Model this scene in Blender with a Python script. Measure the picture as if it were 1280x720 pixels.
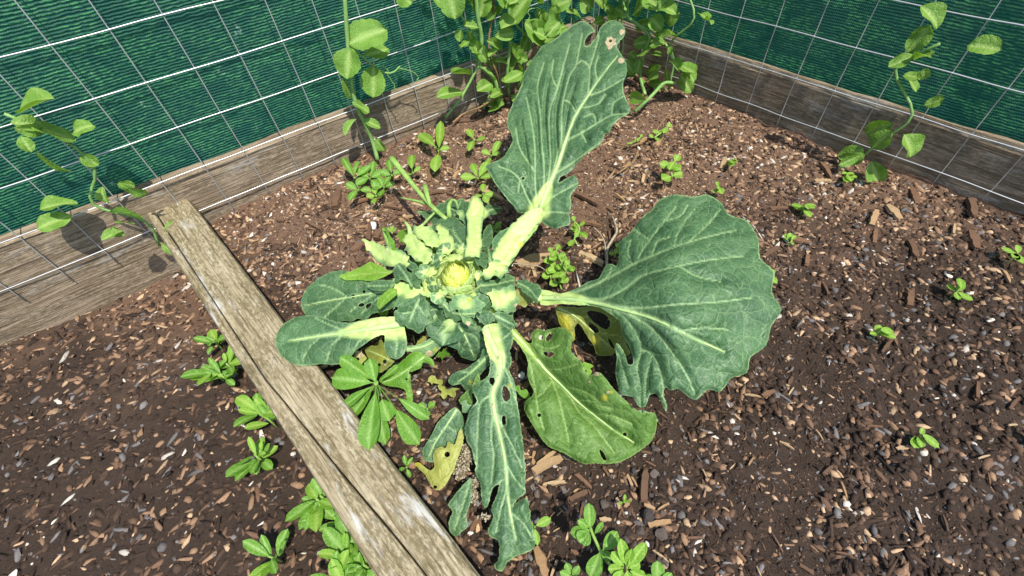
import bpy, math, random
import numpy as np
from mathutils import Vector, Matrix, noise, geometry

# ------------------------------------------------------------------ camera, sky, sun, exposure
scene = bpy.context.scene
for o in list(bpy.data.objects):
    bpy.data.objects.remove(o)
C = scene.collection
PITCH, ROLL, CAM_H, FPX = math.radians(50), math.radians(5.94), 0.76, 565.0
FW = np.array([0, math.cos(PITCH), -math.sin(PITCH)])
U0 = np.array([0, math.sin(PITCH), math.cos(PITCH)])
R0 = np.array([1.0, 0, 0])
RT = R0*math.cos(ROLL) - U0*math.sin(ROLL)
UP = R0*math.sin(ROLL) + U0*math.cos(ROLL)
CAM = np.array([0, 0, CAM_H])
cam_data = bpy.data.cameras.new('camera')
cam = bpy.data.objects.new('camera', cam_data)
C.objects.link(cam)
cam.matrix_world = Matrix(((RT[0], UP[0], -FW[0], 0), (RT[1], UP[1], -FW[1], 0), (RT[2], UP[2], -FW[2], CAM_H), (0, 0, 0, 1)))
cam_data.sensor_fit = 'HORIZONTAL'
cam_data.sensor_width = 36.0
cam_data.lens = 36.0*FPX/1280.0
cam_data.clip_start = 0.02
cam_data.clip_end = 300
scene.camera = cam

SUN_EL, SUN_AZ = math.radians(62), math.radians(-58)      # azimuth measured from +X towards +Y
sun_dir = Vector((math.cos(SUN_EL)*math.cos(SUN_AZ), math.cos(SUN_EL)*math.sin(SUN_AZ), math.sin(SUN_EL)))
world = bpy.data.worlds.new('World')
scene.world = world
world.use_nodes = True
wn = world.node_tree
sky = wn.nodes.new('ShaderNodeTexSky')
sky.sky_type = 'NISHITA'
sky.sun_disc = False
sky.sun_elevation = SUN_EL
sky.sun_rotation = math.radians(90) - SUN_AZ
bg = wn.nodes['Background']
wn.links.new(sky.outputs[0], bg.inputs[0])
bg.inputs[1].default_value = 0.15
sl = bpy.data.lights.new('sun', 'SUN')
sl.energy = 3.9
sl.angle = math.radians(0.8)
sl.color = (1.0, 0.95, 0.86)
so = bpy.data.objects.new('sun', sl)
C.objects.link(so)
so.rotation_euler = (-sun_dir).to_track_quat('-Z', 'Y').to_euler()
scene.view_settings.view_transform = 'Standard'
scene.view_settings.look = 'None'
scene.view_settings.exposure = 0.84
scene.view_settings.gamma = 1.0
scene.view_settings.use_curve_mapping = False
scene.render.engine = 'CYCLES'
scene.cycles.max_bounces = 5
scene.cycles.diffuse_bounces = 3
scene.cycles.glossy_bounces = 2
scene.cycles.transmission_bounces = 3

rng = np.random.default_rng(7)
random.seed(7)

# ------------------------------------------------------------------ photo pixel -> place
def ray(x, y):
    return FW + RT*((x-640)/FPX) + UP*(-(y-360)/FPX)      # one unit of depth along the optical axis
def P(x, y, z=0.0):
    d = ray(x, y)
    return CAM + d*((z-CAM_H)/d[2])
def depth_z(x, y, z):
    return (z-CAM_H)/ray(x, y)[2]
YAW = math.radians(31.0)
FD = np.array([math.cos(YAW), math.sin(YAW), 0])            # along the back fence
FN = np.array([math.sin(YAW), -math.cos(YAW), 0])           # from the fence into the bed
FO = np.array([-0.316, 1.305, 0.0])                         # foot of one upright wire
def depth_f(x, y, off):
    d = ray(x, y)
    return float(np.dot(FO + FN*off - CAM, FN)/np.dot(d, FN))
def PF(x, y, off=0.02):
    return CAM + ray(x, y)*depth_f(x, y, off)
RO = P(785, 35, .12); RO[2] = 0
RANG = math.radians(-53)
RD = np.array([math.cos(RANG), math.sin(RANG), 0])          # along the right-hand board
RN = np.array([math.sin(RANG), -math.cos(RANG), 0])         # into the bed
def depth_r(x, y, off):
    d = ray(x, y)
    return float(np.dot(RO + RN*off - CAM, RN)/np.dot(d, RN))
def PR(x, y, off=0.02):
    return CAM + ray(x, y)*depth_r(x, y, off)
def line_hit(o1, d1, o2, d2):
    A = np.array([[d1[0], -d2[0]], [d1[1], -d2[1]]])
    t = np.linalg.solve(A, (o2-o1)[:2])
    return o1 + d1*t[0]
T0 = P(438, 510, .06); T1 = P(600, 720, .06)
TD = (T1-T0); TD[2] = 0; TD /= np.linalg.norm(TD)           # along the front-left timber
TN = np.array([-TD[1], TD[0], 0])                           # into the bed
TO_ = T0.copy(); TO_[2] = 0
TW = abs(float(np.dot(P(438, 672, .06)-T0, TN)))            # timber width
CORNER_L = line_hit(FO, FD, TO_, TD)
CORNER_R = line_hit(FO, FD, RO, RD)

# ------------------------------------------------------------------ object helpers
def link(name, me, mat, parent=None):
    o = bpy.data.objects.new(name, me)
    C.objects.link(o)
    if mat is not None and me is not None and not me.materials:
        me.materials.append(mat)
    if parent is not None:
        o.parent = parent
        if parent.type == 'EMPTY': o.matrix_parent_inverse = Matrix.Translation(-Vector(parent.location))
    return o
def thing(name, label, cat, loc, group=None):
    o = bpy.data.objects.new(name, None)
    C.objects.link(o)
    o.empty_display_size = 0.02
    o.location = [float(v) for v in loc]
    o['label'] = label; o['category'] = cat
    if group: o['group'] = group
    return o
def tag(o, label, cat=None, group=None, kind=None):
    o['label'] = label
    if cat: o['category'] = cat
    if group: o['group'] = group
    if kind: o['kind'] = kind
    return o
def mesh_from(name, V, Fs, smooth=True):
    me = bpy.data.meshes.new(name)
    me.from_pydata([tuple(map(float, v)) for v in V], [], [tuple(map(int, f)) for f in Fs])
    if smooth:
        me.polygons.foreach_set('use_smooth', [True]*len(me.polygons))
    me.update()
    return me
def attr(me, name, vals):
    a = me.attributes.new(name, 'FLOAT', 'POINT')
    a.data.foreach_set('value', np.asarray(vals, dtype=np.float32))
def col_attr(me, name, vals):
    a = me.attributes.new(name, 'FLOAT_COLOR', 'POINT')
    v = np.ones((len(vals), 4), dtype=np.float32); v[:, :3] = vals
    a.data.foreach_set('color', v.ravel())
def catmull(pts, n=6):
    pts = np.asarray(pts, float)
    if len(pts) < 3:
        t = np.linspace(0, 1, n+1)[:, None]
        return pts[0]*(1-t)+pts[-1]*t
    q = np.vstack([2*pts[0]-pts[1], pts, 2*pts[-1]-pts[-2]])
    out = []
    for i in range(len(pts)-1):
        a, b, c, d = q[i:i+4]
        for k in range(n):
            t = k/n
            out.append(.5*((2*b)+(-a+c)*t+(2*a-5*b+4*c-d)*t*t+(-a+3*b-3*c+d)*t**3))
    out.append(pts[-1])
    return np.array(out)
def tube_mesh(name, pts, rad, seg=8, flat=1.0, up=(0, 0, 1), sub=5, cap=True, groove=0.0):
    pts = np.asarray(pts, float); rad = np.asarray(rad, float)
    S = catmull(np.hstack([pts, rad[:, None]]), sub)
    p, r = S[:, :3], np.maximum(S[:, 3], 1e-5)
    V, Fs = [], []
    up = np.asarray(up, float)
    for i in range(len(p)):
        t = p[min(i+1, len(p)-1)]-p[max(i-1, 0)]
        t = t/(np.linalg.norm(t)+1e-12)
        s = np.cross(t, up)
        if np.linalg.norm(s) < .05: s = np.cross(t, np.array([1.0, .3, 0]))
        s /= np.linalg.norm(s); w = np.cross(s, t)
        for k in range(seg):
            a = 2*math.pi*k/seg
            g = r[i]*(1+groove*(.55*math.cos(6*a+.4)+1.6*noise.noise((i*.35, math.cos(a)*1.3, math.sin(a)*1.3)))) if groove else r[i]
            V.append(p[i]+s*math.cos(a)*g+w*math.sin(a)*g*flat)
    for i in range(len(p)-1):
        for k in range(seg):
            k2 = (k+1) % seg
            Fs.append((i*seg+k, i*seg+k2, (i+1)*seg+k2, (i+1)*seg+k))
    if cap:
        Fs.append(tuple(range(seg-1, -1, -1)))
        Fs.append(tuple((len(p)-1)*seg+k for k in range(seg)))
    me = mesh_from(name, V, Fs)
    ln = np.concatenate([[0], np.cumsum(np.linalg.norm(np.diff(p, axis=0), axis=1))])
    attr(me, 'tube_len', np.repeat(ln, seg)); attr(me, 'tube_cos', np.tile([math.cos(2*math.pi*k/seg) for k in range(seg)], len(p)))
    return me
def box_mesh(name, sx, sy, sz, bev=0.003, nx=1, wob=0.0, seed=0):
    """box centred at the origin, long side cut in nx, edges chamfered"""
    xs = np.linspace(-sx/2, sx/2, nx+1)
    prof = []
    for cy, cz in ((1, 1), (-1, 1), (-1, -1), (1, -1)):
        a = [(cy*(sy/2-bev), cz*sz/2), (cy*sy/2, cz*(sz/2-bev))]
        if (cy, cz) in ((-1, 1), (1, -1)): pass
        else: a = a[::-1]
        prof += a
    n = len(prof); V = []; Fs = []
    for i, x in enumerate(xs):
        for j, (y, z) in enumerate(prof):
            q = noise.noise((x*9+seed*7.3, y*30+seed, z*30))*wob
            V.append((x, y+q, z+q*.6))
    for i in range(nx):
        for j in range(n):
            j2 = (j+1) % n
            Fs.append((i*n+j, (i+1)*n+j, (i+1)*n+j2, i*n+j2))
    Fs.append(tuple(range(n))); Fs.append(tuple(nx*n+j for j in range(n-1, -1, -1)))
    return mesh_from(name, V, Fs, False)

# ------------------------------------------------------------------ materials
def new_mat(name):
    m = bpy.data.materials.new(name); m.use_nodes = True
    nt = m.node_tree
    for n in list(nt.nodes): nt.nodes.remove(n)
    out = nt.nodes.new('ShaderNodeOutputMaterial')
    return m, nt, out
class NB:
    def __init__(s, nt): s.nt = nt
    def n(s, t, **kw):
        x = s.nt.nodes.new(t)
        for k, v in kw.items(): setattr(x, k, v)
        return x
    def put(s, sock, v):
        if hasattr(v, 'is_linked') or isinstance(v, bpy.types.NodeSocket): s.nt.links.new(v, sock)
        else:
            if isinstance(v, (tuple, list)) and len(v) == 3 and sock.type == 'RGBA': v = (*v, 1)
            sock.default_value = v
    def mix(s, f, a, b, mode='MIX'):
        x = s.n('ShaderNodeMix', data_type='RGBA', blend_type=mode)
        s.put(x.inputs[0], f); s.put(x.inputs[6], a); s.put(x.inputs[7], b)
        return x.outputs[2]
    def math(s, op, a, b=0.0, clamp=False):
        x = s.n('ShaderNodeMath', operation=op, use_clamp=clamp)
        s.put(x.inputs[0], a); s.put(x.inputs[1], b)
        return x.outputs[0]
    def ramp(s, f, a, b, c=0.0, d=1.0):
        x = s.n('ShaderNodeMapRange', interpolation_type='SMOOTHSTEP')
        s.put(x.inputs[0], f); s.put(x.inputs[1], a); s.put(x.inputs[2], b); s.put(x.inputs[3], c); s.put(x.inputs[4], d)
        return x.outputs[0]
    def noise(s, vec, scale, detail=3, rough=.55, dist=0):
        x = s.n('ShaderNodeTexNoise')
        if vec is not None: s.put(x.inputs['Vector'], vec)
        x.inputs['Scale'].default_value = scale; x.inputs['Detail'].default_value = detail
        x.inputs['Roughness'].default_value = rough; x.inputs['Distortion'].default_value = dist
        return x.outputs[0]
    def attr(s, name):
        return s.n('ShaderNodeAttribute', attribute_name=name).outputs['Fac']
    def pos(s):
        return s.n('ShaderNodeNewGeometry').outputs['Position']
    def objco(s):
        return s.n('ShaderNodeTexCoord').outputs['Object']
    def mapping(s, v, scale=(1, 1, 1), rot=(0, 0, 0)):
        x = s.n('ShaderNodeMapping'); s.put(x.inputs['Vector'], v)
        x.inputs['Scale'].default_value = scale; x.inputs['Rotation'].default_value = rot
        return x.outputs[0]
    def bump(s, h, strength=.5, dist=.002, norm=None):
        x = s.n('ShaderNodeBump'); s.put(x.inputs['Height'], h)
        x.inputs['Strength'].default_value = strength; x.inputs['Distance'].default_value = dist
        if norm is not None: s.put(x.inputs['Normal'], norm)
        return x.outputs[0]
    def bsdf(s, col, rough=.6, spec=.4, norm=None):
        x = s.n('ShaderNodeBsdfPrincipled')
        s.put(x.inputs['Base Color'], col); s.put(x.inputs['Roughness'], rough)
        x.inputs['Specular IOR Level'].default_value = spec
        if norm is not None: s.put(x.inputs['Normal'], norm)
        return x

def leaf_mat(name, ca, cb, vein, pale, net=55.0, netk=.35, trans=.28, rough=.5, spec=.35, tcol=(1.25, 1.35, .5), bumpk=.42):
    m, nt, out = new_mat(name); b = NB(nt); p = b.pos()
    n1 = b.noise(p, 22, 3)
    base = b.mix(b.ramp(n1, .32, .68), ca, cb)
    bloom = b.ramp(b.noise(p, 9, 4, .6), .45, .72, 0, .38)
    base = b.mix(bloom, base, (ca[0]*1.5+.035, ca[1]*1.25+.03, ca[2]*1.5+.035))
    n2 = b.noise(p, 260, 3, .6)
    base = b.mix(b.ramp(n2, .35, .75, 0, .35), base, tuple(c*.62 for c in ca))
    wob = b.n('ShaderNodeVectorMath', operation='ADD')
    nz = b.n('ShaderNodeTexNoise'); b.put(nz.inputs['Vector'], p); nz.inputs['Scale'].default_value = 60
    sc = b.n('ShaderNodeVectorMath', operation='SCALE'); b.put(sc.inputs[0], nz.outputs[1]); sc.inputs['Scale'].default_value = .012
    b.put(wob.inputs[0], p); b.put(wob.inputs[1], sc.outputs[0])
    v = b.n('ShaderNodeTexVoronoi', feature='DISTANCE_TO_EDGE'); b.put(v.inputs['Vector'], wob.outputs[0]); v.inputs['Scale'].default_value = net
    vf = b.n('ShaderNodeTexVoronoi', feature='DISTANCE_TO_EDGE'); b.put(vf.inputs['Vector'], wob.outputs[0]); vf.inputs['Scale'].default_value = net*3.1
    e1 = b.ramp(v.outputs[0], .0, .034, netk, 0)
    e2 = b.ramp(vf.outputs[0], .0, .08, netk*.5, 0)
    base = b.mix(b.math('MAXIMUM', e1, e2), base, vein)
    base = b.mix(b.attr('vein'), base, vein)
    palef = b.ramp(b.math('ADD', b.attr('pale'), b.math('MULTIPLY', b.math('SUBTRACT', b.noise(p, 70, 3), .5), .22)), .12, .75)
    base = b.mix(palef, base, b.mix(b.ramp(b.noise(p, 90, 3), .3, .7), pale, (pale[0]*.72, pale[1]*.86, pale[2]*.62)))
    yel = b.ramp(b.math('ADD', b.attr('yel'), b.math('MULTIPLY', b.math('SUBTRACT', n1, .5), .5)), .25, .75)
    base = b.mix(yel, base, (.42, .40, .045))
    spk_ = b.math('MULTIPLY', b.ramp(b.noise(p, 380, 3, .6), .66, .74, 0, .65), b.ramp(b.noise(p, 24, 3), .42, .62))
    base = b.mix(spk_, base, (.035, .028, .018))
    dead = b.attr('dead')
    base = b.mix(b.ramp(dead, .4, .6), base, b.mix(b.noise(p, 300, 2), (.62, .55, .38), (.36, .24, .11)))
    hgt = b.math('ADD', b.math('MULTIPLY', b.ramp(v.outputs[0], 0, .2), .8), b.math('MULTIPLY', b.ramp(vf.outputs[0], 0, .25), .3))
    hgt = b.math('ADD', hgt, b.math('MULTIPLY', b.attr('vein'), .5))
    hgt = b.math('MULTIPLY', hgt, b.math('SUBTRACT', 1.0, b.math('MULTIPLY', palef, .8)))
    nrm = b.bump(hgt, bumpk, .0022)
    rr = b.ramp(b.noise(p, 90, 3), .3, .75, rough-.08, rough+.15)
    ps = b.bsdf(base, rr, spec, nrm)
    tr = b.n('ShaderNodeBsdfTranslucent')
    b.put(tr.inputs[0], b.mix(1.0, base, tcol, 'MULTIPLY')); b.put(tr.inputs[1], nrm)
    mx = b.n('ShaderNodeMixShader'); mx.inputs[0].default_value = trans
    b.put(mx.inputs[1], ps.outputs[0]); b.put(mx.inputs[2], tr.outputs[0])
    nt.links.new(mx.outputs[0], out.inputs[0])
    return m
VEIN = (.29, .43, .19); PALE = (.56, .67, .25)
M = {}
M['blue'] = leaf_mat('brassica_leaf', (.042, .110, .043), (.086, .178, .072), VEIN, PALE, 44, .38, .25, .50, .34, bumpk=.45)
M['green'] = leaf_mat('brassica_leaf_green', (.085, .185, .032), (.135, .255, .055), (.30, .44, .13), (.46, .58, .16), 50, .36, .32, .5, .3, bumpk=.5)
M['olive'] = leaf_mat('brassica_leaf_old', (.16, .20, .035), (.24, .26, .05), (.40, .42, .12), (.5, .52, .15), 48, .3, .36)
M['yellow'] = leaf_mat('brassica_leaf_yellow', (.30, .34, .06), (.38, .40, .10), (.45, .46, .16), (.5, .52, .15), 60, .25, .3)
M['palegreen'] = leaf_mat('brassica_leaf_pale', (.085, .185, .075), (.16, .30, .12), (.42, .56, .24), PALE, 60, .3, .2)
M['heart'] = leaf_mat('brassica_heart_leaf', (.52, .62, .07), (.62, .70, .12), (.70, .76, .26), (.70, .74, .18), 90, .2, .22, .45)
M['heartouter'] = leaf_mat('brassica_wrapper_leaf', (.30, .45, .13), (.48, .60, .20), (.55, .64, .28), PALE, 90, .3, .24, .45)
M['weed'] = leaf_mat('weed_leaf', (.095, .245, .018), (.145, .32, .03), (.25, .42, .10), (.3, .45, .1), 130, .14, .34, .42, .4)
M['weed2'] = leaf_mat('seedling_leaf', (.17, .36, .03), (.24, .44, .05), (.34, .5, .1), (.34, .5, .1), 160, .1, .38, .45, .4)
M['pea'] = leaf_mat('pea_leaf', (.125, .265, .032), (.185, .35, .05), (.32, .46, .13), (.3, .44, .16), 120, .12, .36, .5, .3)

def stem_mat(name, a, bb, sc=40, rough=.5, trans=0.0):
    m, nt, out = new_mat(name); b = NB(nt); p = b.pos()
    n = b.noise(b.mapping(p, (1, 1, 1)), sc, 4, .6)
    c = b.mix(b.ramp(n, .35, .7), a, bb)
    c = b.mix(b.ramp(b.noise(p, sc*7, 2), .55, .8, 0, .3), c, tuple(x*.6 for x in a))
    cv_ = b.n('ShaderNodeCombineXYZ'); b.put(cv_.inputs[0], b.math('MULTIPLY', b.attr('tube_len'), 14.0)); b.put(cv_.inputs[1], b.math('MULTIPLY', b.attr('tube_cos'), 4.5))
    stk = b.noise(cv_.outputs[0], 1.6, 4, .6)
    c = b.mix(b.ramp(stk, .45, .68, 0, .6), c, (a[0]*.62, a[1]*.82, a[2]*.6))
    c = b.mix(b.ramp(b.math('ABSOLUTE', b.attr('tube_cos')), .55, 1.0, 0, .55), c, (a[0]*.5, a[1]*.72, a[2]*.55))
    c = b.mix(b.math('MULTIPLY', b.ramp(b.noise(p, sc*1.1, 4, .6), .60, .68), b.ramp(b.noise(p, sc*6, 3), .35, .6)), c, (a[0]*.55, a[1]*.34, a[2]*.3))
    ps = b.bsdf(c, rough, .4, b.bump(b.math('ADD', b.math('MULTIPLY', b.noise(p, 220, 3), .4), stk), .5, .0022))
    ps.inputs['Subsurface Weight'].default_value = .12
    ps.inputs['Subsurface Radius'].default_value = (.004, .006, .002)
    nt.links.new(ps.outputs[0], out.inputs[0])
    return m
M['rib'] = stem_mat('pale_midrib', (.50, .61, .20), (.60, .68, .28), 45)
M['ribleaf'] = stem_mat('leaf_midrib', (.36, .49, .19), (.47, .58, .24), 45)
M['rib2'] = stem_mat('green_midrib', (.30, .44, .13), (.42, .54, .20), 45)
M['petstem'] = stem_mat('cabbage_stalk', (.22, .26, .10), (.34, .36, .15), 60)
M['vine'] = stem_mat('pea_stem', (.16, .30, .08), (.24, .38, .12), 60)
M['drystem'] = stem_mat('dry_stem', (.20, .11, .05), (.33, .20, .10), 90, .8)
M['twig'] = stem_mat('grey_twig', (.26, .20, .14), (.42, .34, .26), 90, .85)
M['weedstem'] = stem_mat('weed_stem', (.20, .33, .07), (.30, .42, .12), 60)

def wood_mat(name, a, bcol, dark, moss, axis_rot, grey=.4):
    m, nt, out = new_mat(name); b = NB(nt); o = b.objco()
    g = b.mapping(o, (1.6, 26, 26))
    n1 = b.noise(g, 3.2, 6, .62, .6)
    n2 = b.noise(b.mapping(o, (4, 130, 130)), 2.0, 4, .6)
    col = b.mix(b.ramp(n1, .3, .7), a, bcol)
    col = b.mix(b.ramp(n2, .48, .70, 0, .85), col, dark)
    blot = b.noise(b.mapping(o, (2.2, 13, 13)), 2.6, 7, .72)
    spk = b.noise(b.mapping(o, (70, 190, 190)), 1.0, 5, .75)
    mk = b.math('MULTIPLY', b.ramp(blot, .36, .54), b.ramp(spk, .40, .56))
    col = b.mix(b.math('MULTIPLY', mk, .68), col, moss)
    gr = b.ramp(b.noise(b.mapping(o, (3, 14, 14)), 2.2, 5, .65), .55, .70, 0, grey)
    col = b.mix(gr, col, (.50, .50, .47))
    h = b.math('ADD', n1, b.math('MULTIPLY', n2, .7))
    ps = b.bsdf(col, .85, .2, b.bump(h, .9, .004))
    nt.links.new(ps.outputs[0], out.inputs[0])
    return m
M['timber'] = wood_mat('weathered_timber', (.25, .20, .115), (.39, .335, .22), (.085, .06, .032), (.075, .06, .022), 0, .7)
M['board'] = wood_mat('grey_board', (.19, .14, .09), (.34, .27, .19), (.07, .046, .028), (.09, .07, .04), 0, .3)
def metal_mat():
    m, nt, out = new_mat('galvanised_wire'); b = NB(nt)
    c = b.mix(b.noise(b.pos(), 150, 2), (.42, .44, .44), (.62, .64, .64))
    ps = b.bsdf(c, .42, .5); ps.inputs['Metallic'].default_value = .65
    nt.links.new(ps.outputs[0], out.inputs[0]); return m
M['wire'] = metal_mat()
def cloth_mat():
    m, nt, out = new_mat('green_shade_cloth'); b = NB(nt)
    uv = b.n('ShaderNodeUVMap').outputs[0]
    wv = b.n('ShaderNodeTexWave', wave_type='BANDS', bands_direction='Y', wave_profile='SIN')
    b.put(wv.inputs['Vector'], uv); wv.inputs['Scale'].default_value = 48; wv.inputs['Distortion'].default_value = 2.6
    wv.inputs['Detail'].default_value = 2; wv.inputs['Detail Scale'].default_value = 1.2
    dash = b.noise(b.mapping(uv, (75, 170, 1)), 1.0, 3, .6)
    big = b.noise(b.mapping(uv, (10, 22, 1)), 1.0, 5, .62, 1.2)
    vw = b.n('ShaderNodeTexWave', wave_type='BANDS', bands_direction='X', wave_profile='SIN')
    b.put(vw.inputs['Vector'], uv); vw.inputs['Scale'].default_value = 75; vw.inputs['Distortion'].default_value = .6
    s = b.math('MULTIPLY', b.ramp(wv.outputs[1], .35, .8), b.ramp(dash, .38, .62))
    s = b.math('MULTIPLY', s, b.ramp(big, .36, .60))
    col = b.mix(s, (.006, .085, .062), (.10, .38, .14))  # bright dashes: sunlight caught in the weave, painted into the cloth colour
    col = b.mix(b.ramp(vw.outputs[1], .0, .5, .3, 0), col, (.002, .034, .026))
    wh = b.math('MULTIPLY', b.ramp(b.noise(b.mapping(uv, (30, 12, 1)), 1, 3, .6), .66, .74), b.ramp(dash, .45, .6))
    col = b.mix(b.math('MULTIPLY', wh, .6), col, (.35, .55, .45))
    nrm = b.bump(b.math('ADD', wv.outputs[1], b.math('MULTIPLY', vw.outputs[1], .5)), .8, .002)
    ps = b.bsdf(col, .45, .45, nrm)
    tr = b.n('ShaderNodeBsdfTranslucent'); b.put(tr.inputs[0], b.mix(1.0, col, (1.4, 1.4, 1.0), 'MULTIPLY'))
    mx = b.n('ShaderNodeMixShader'); mx.inputs[0].default_value = .42
    b.put(mx.inputs[1], ps.outputs[0]); b.put(mx.inputs[2], tr.outputs[0])
    nt.links.new(mx.outputs[0], out.inputs[0]); return m
M['cloth'] = cloth_mat()
def soil_mat():
    m, nt, out = new_mat('soil'); b = NB(nt); p = b.pos()
    big = b.noise(p, 3.2, 4, .6); fine = b.noise(p, 75, 6, .7); gr = b.noise(p, 320, 3, .7)
    sx = b.n('ShaderNodeSeparateXYZ'); b.put(sx.inputs[0], p)
    dry = b.ramp(b.math('ADD', sx.outputs[1], b.math('MULTIPLY', b.math('SUBTRACT', big, .5), .9)), .50, .95)
    cd = b.mix(fine, (.016, .010, .007), (.065, .042, .028))
    cl = b.mix(fine, (.065, .037, .023), (.23, .14, .09))
    col = b.mix(dry, cd, cl)
    col = b.mix(b.ramp(gr, .62, .8, 0, .6), col, (.22, .15, .10))
    h = b.math('ADD', fine, b.math('MULTIPLY', gr, .5))
    ps = b.bsdf(col, .9, .25, b.bump(h, 1.0, .008))
    nt.links.new(ps.outputs[0], out.inputs[0]); return m
M['soil'] = soil_mat()
def tint_mat(name, rough=.85, spec=.25, grain=False):
    m, nt, out = new_mat(name); b = NB(nt)
    a = b.n('ShaderNodeAttribute', attribute_name='tint').outputs['Color']
    p = b.objco()
    n = b.noise(b.mapping(p, (40, 260, 260)) if grain else b.mapping(p, (300, 300, 300)), 1, 4, .65)
    col = b.mix(b.ramp(n, .3, .75, 0, .75), a, b.mix(.5, a, (.03, .018, .012)))
    ps = b.bsdf(col, rough, spec, b.bump(n, .6, .001))
    nt.links.new(ps.outputs[0], out.inputs[0]); return m
M['crumb'] = tint_mat('soil_crumb')
def info_mat(name, a, bcol, dark, grain=True, rough=.8):
    m, nt, out = new_mat(name); b = NB(nt)
    r = b.n('ShaderNodeObjectInfo').outputs['Random']; p = b.objco()
    n = b.noise(b.mapping(p, (30, 300, 300) if grain else (160, 160, 160)), 1, 4, .65)
    col = b.mix(r, a, bcol)
    col = b.mix(b.ramp(n, .36, .66, 0, .9), col, dark)
    ps = b.bsdf(col, rough, .25, b.bump(n, .7, .0012))
    nt.links.new(ps.outputs[0], out.inputs[0]); return m
M['chip_pale'] = info_mat('pale_chip', (.55, .42, .25), (.36, .22, .11), (.20, .12, .06))
M['chip_brown'] = info_mat('brown_chip', (.24, .13, .07), (.13, .075, .045), (.05, .03, .02))
M['stone'] = info_mat('dark_stone', (.06, .05, .048), (.20, .15, .12), (.03, .025, .022), False, .8)
M['white'] = info_mat('white_stone', (.74, .72, .68), (.62, .6, .55), (.45, .42, .38), False, .6)

# ------------------------------------------------------------------ leaves
def inside(poly, pts):
    x, y = pts[:, 0], pts[:, 1]
    c = np.zeros(len(pts), bool)
    n = len(poly)
    for i in range(n):
        x1, y1 = poly[i]; x2, y2 = poly[(i+1) % n]
        k = ((y1 > y) != (y2 > y)) & (x < (x2-x1)*(y-y1)/((y2-y1) if y2 != y1 else 1e-9)+x1)
        c ^= k
    return c
def seg_dist(pts, a, b):
    d = b-a; L = float(d@d)+1e-9
    t = np.clip(((pts-a)@d)/L, 0, 1)
    return np.hypot(*(pts-(a+t[:, None]*d)).T), t
def ring(poly, sp, jit=0.0, seed=0):
    out = []
    poly = np.asarray(poly, float); n = len(poly)
    for i in range(n):
        a, b = poly[i], poly[(i+1) % n]
        k = max(1, int(round(np.hypot(*(b-a))/sp)))
        nrm = np.array([-(b-a)[1], (b-a)[0]])/(np.hypot(*(b-a))+1e-9)
        for j in range(k):
            p = a+(b-a)*j/k
            if jit and j: p = p+nrm*(jit*noise.noise((p[0]*.35+seed, p[1]*.35, seed*1.7))+jit*.8*noise.noise((p[0]*.13-seed, p[1]*.13, seed*.7)))
            out.append(p)
    return np.array(out)
def mesh2d(outline, holes, sp, jit=0.8, seed=0):
    o = ring(outline, sp, jit, seed)
    hs = [ring(h, sp, jit*.4, seed+3) for h in holes]
    lo, hi = o.min(0), o.max(0)
    gx = np.arange(lo[0], hi[0], sp); gy = np.arange(lo[1], hi[1], sp*.866)
    G = np.array([(x+(sp/2 if j % 2 else 0), y) for j, y in enumerate(gy) for x in gx])
    G += np.random.default_rng(seed).uniform(-.15, .15, G.shape)*sp
    G = G[inside(o, G)]
    for h in hs: G = G[~inside(h, G)]
    bd = np.vstack([o]+hs)
    keep = np.ones(len(G), bool)
    for i in range(0, len(G), 2000):
        d = np.sqrt(((G[i:i+2000, None]-bd[None])**2).sum(-1)).min(1)
        keep[i:i+2000] = d > sp*.55
    G = G[keep]
    V = [Vector(p) for p in np.vstack([bd, G])]
    E_ = []; k = 0
    for r in [o]+hs:
        E_ += [(k+i, k+(i+1) % len(r)) for i in range(len(r))]; k += len(r)
    res = geometry.delaunay_2d_cdt(V, E_, [], 0, 1e-4)
    v2 = np.array([(v.x, v.y) for v in res[0]])
    tri = []
    for f in res[2]:
        for i in range(1, len(f)-1): tri.append((f[0], f[i], f[i+1]))
    tri = np.array(tri)
    cen = v2[tri].mean(1)
    ok = inside(o, cen)
    for h in hs: ok &= ~inside(h, cen)
    tri = tri[ok]
    used = np.unique(tri); mp = -np.ones(len(v2), int); mp[used] = np.arange(len(used))
    return v2[used], mp[tri], bd
def tps(ctrl, vals):
    ctrl = np.asarray(ctrl, float)/100.0; vals = np.asarray(vals, float); n = len(ctrl)
    def phi(r): return np.where(r > 1e-9, r*r*np.log(np.maximum(r, 1e-9)), 0)
    K = phi(np.linalg.norm(ctrl[:, None]-ctrl[None], axis=-1))+np.eye(n)*.02
    Pm = np.hstack([np.ones((n, 1)), ctrl])
    A = np.block([[K, Pm], [Pm.T, np.zeros((3, 3))]])
    w = np.linalg.lstsq(A, np.concatenate([vals, np.zeros(3)]), rcond=None)[0]
    def f(q):
        q = q/100.0
        return phi(np.linalg.norm(q[:, None]-ctrl[None], axis=-1))@w[:n]+w[n]+q@w[n+1:]
    return f
def noise_arr(pts, fr, seed):
    return np.array([noise.noise((p[0]*fr+seed*3.1, p[1]*fr-seed*1.3, seed*.77)) for p in pts])
def chaikin(poly, it=1):
    p = np.asarray(poly, float)
    for _ in range(it):
        q = np.roll(p, -1, 0)
        p = np.stack([p*.75+q*.25, p*.25+q*.75], 1).reshape(-1, 2)
    return p
def closed_cat(poly, n=3):
    p = np.asarray(poly, float); out = []
    for i in range(len(p)):
        a, b, c, d = p[i-1], p[i], p[(i+1) % len(p)], p[(i+2) % len(p)]
        for k in range(n):
            t = k/n; ten = .38
            m1, m2 = ten*(c-a), ten*(d-b)
            out.append((2*t**3-3*t*t+1)*b+(t**3-2*t*t+t)*m1+(-2*t**3+3*t*t)*c+(t**3-t*t)*m2)
    return np.array(out)
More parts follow.
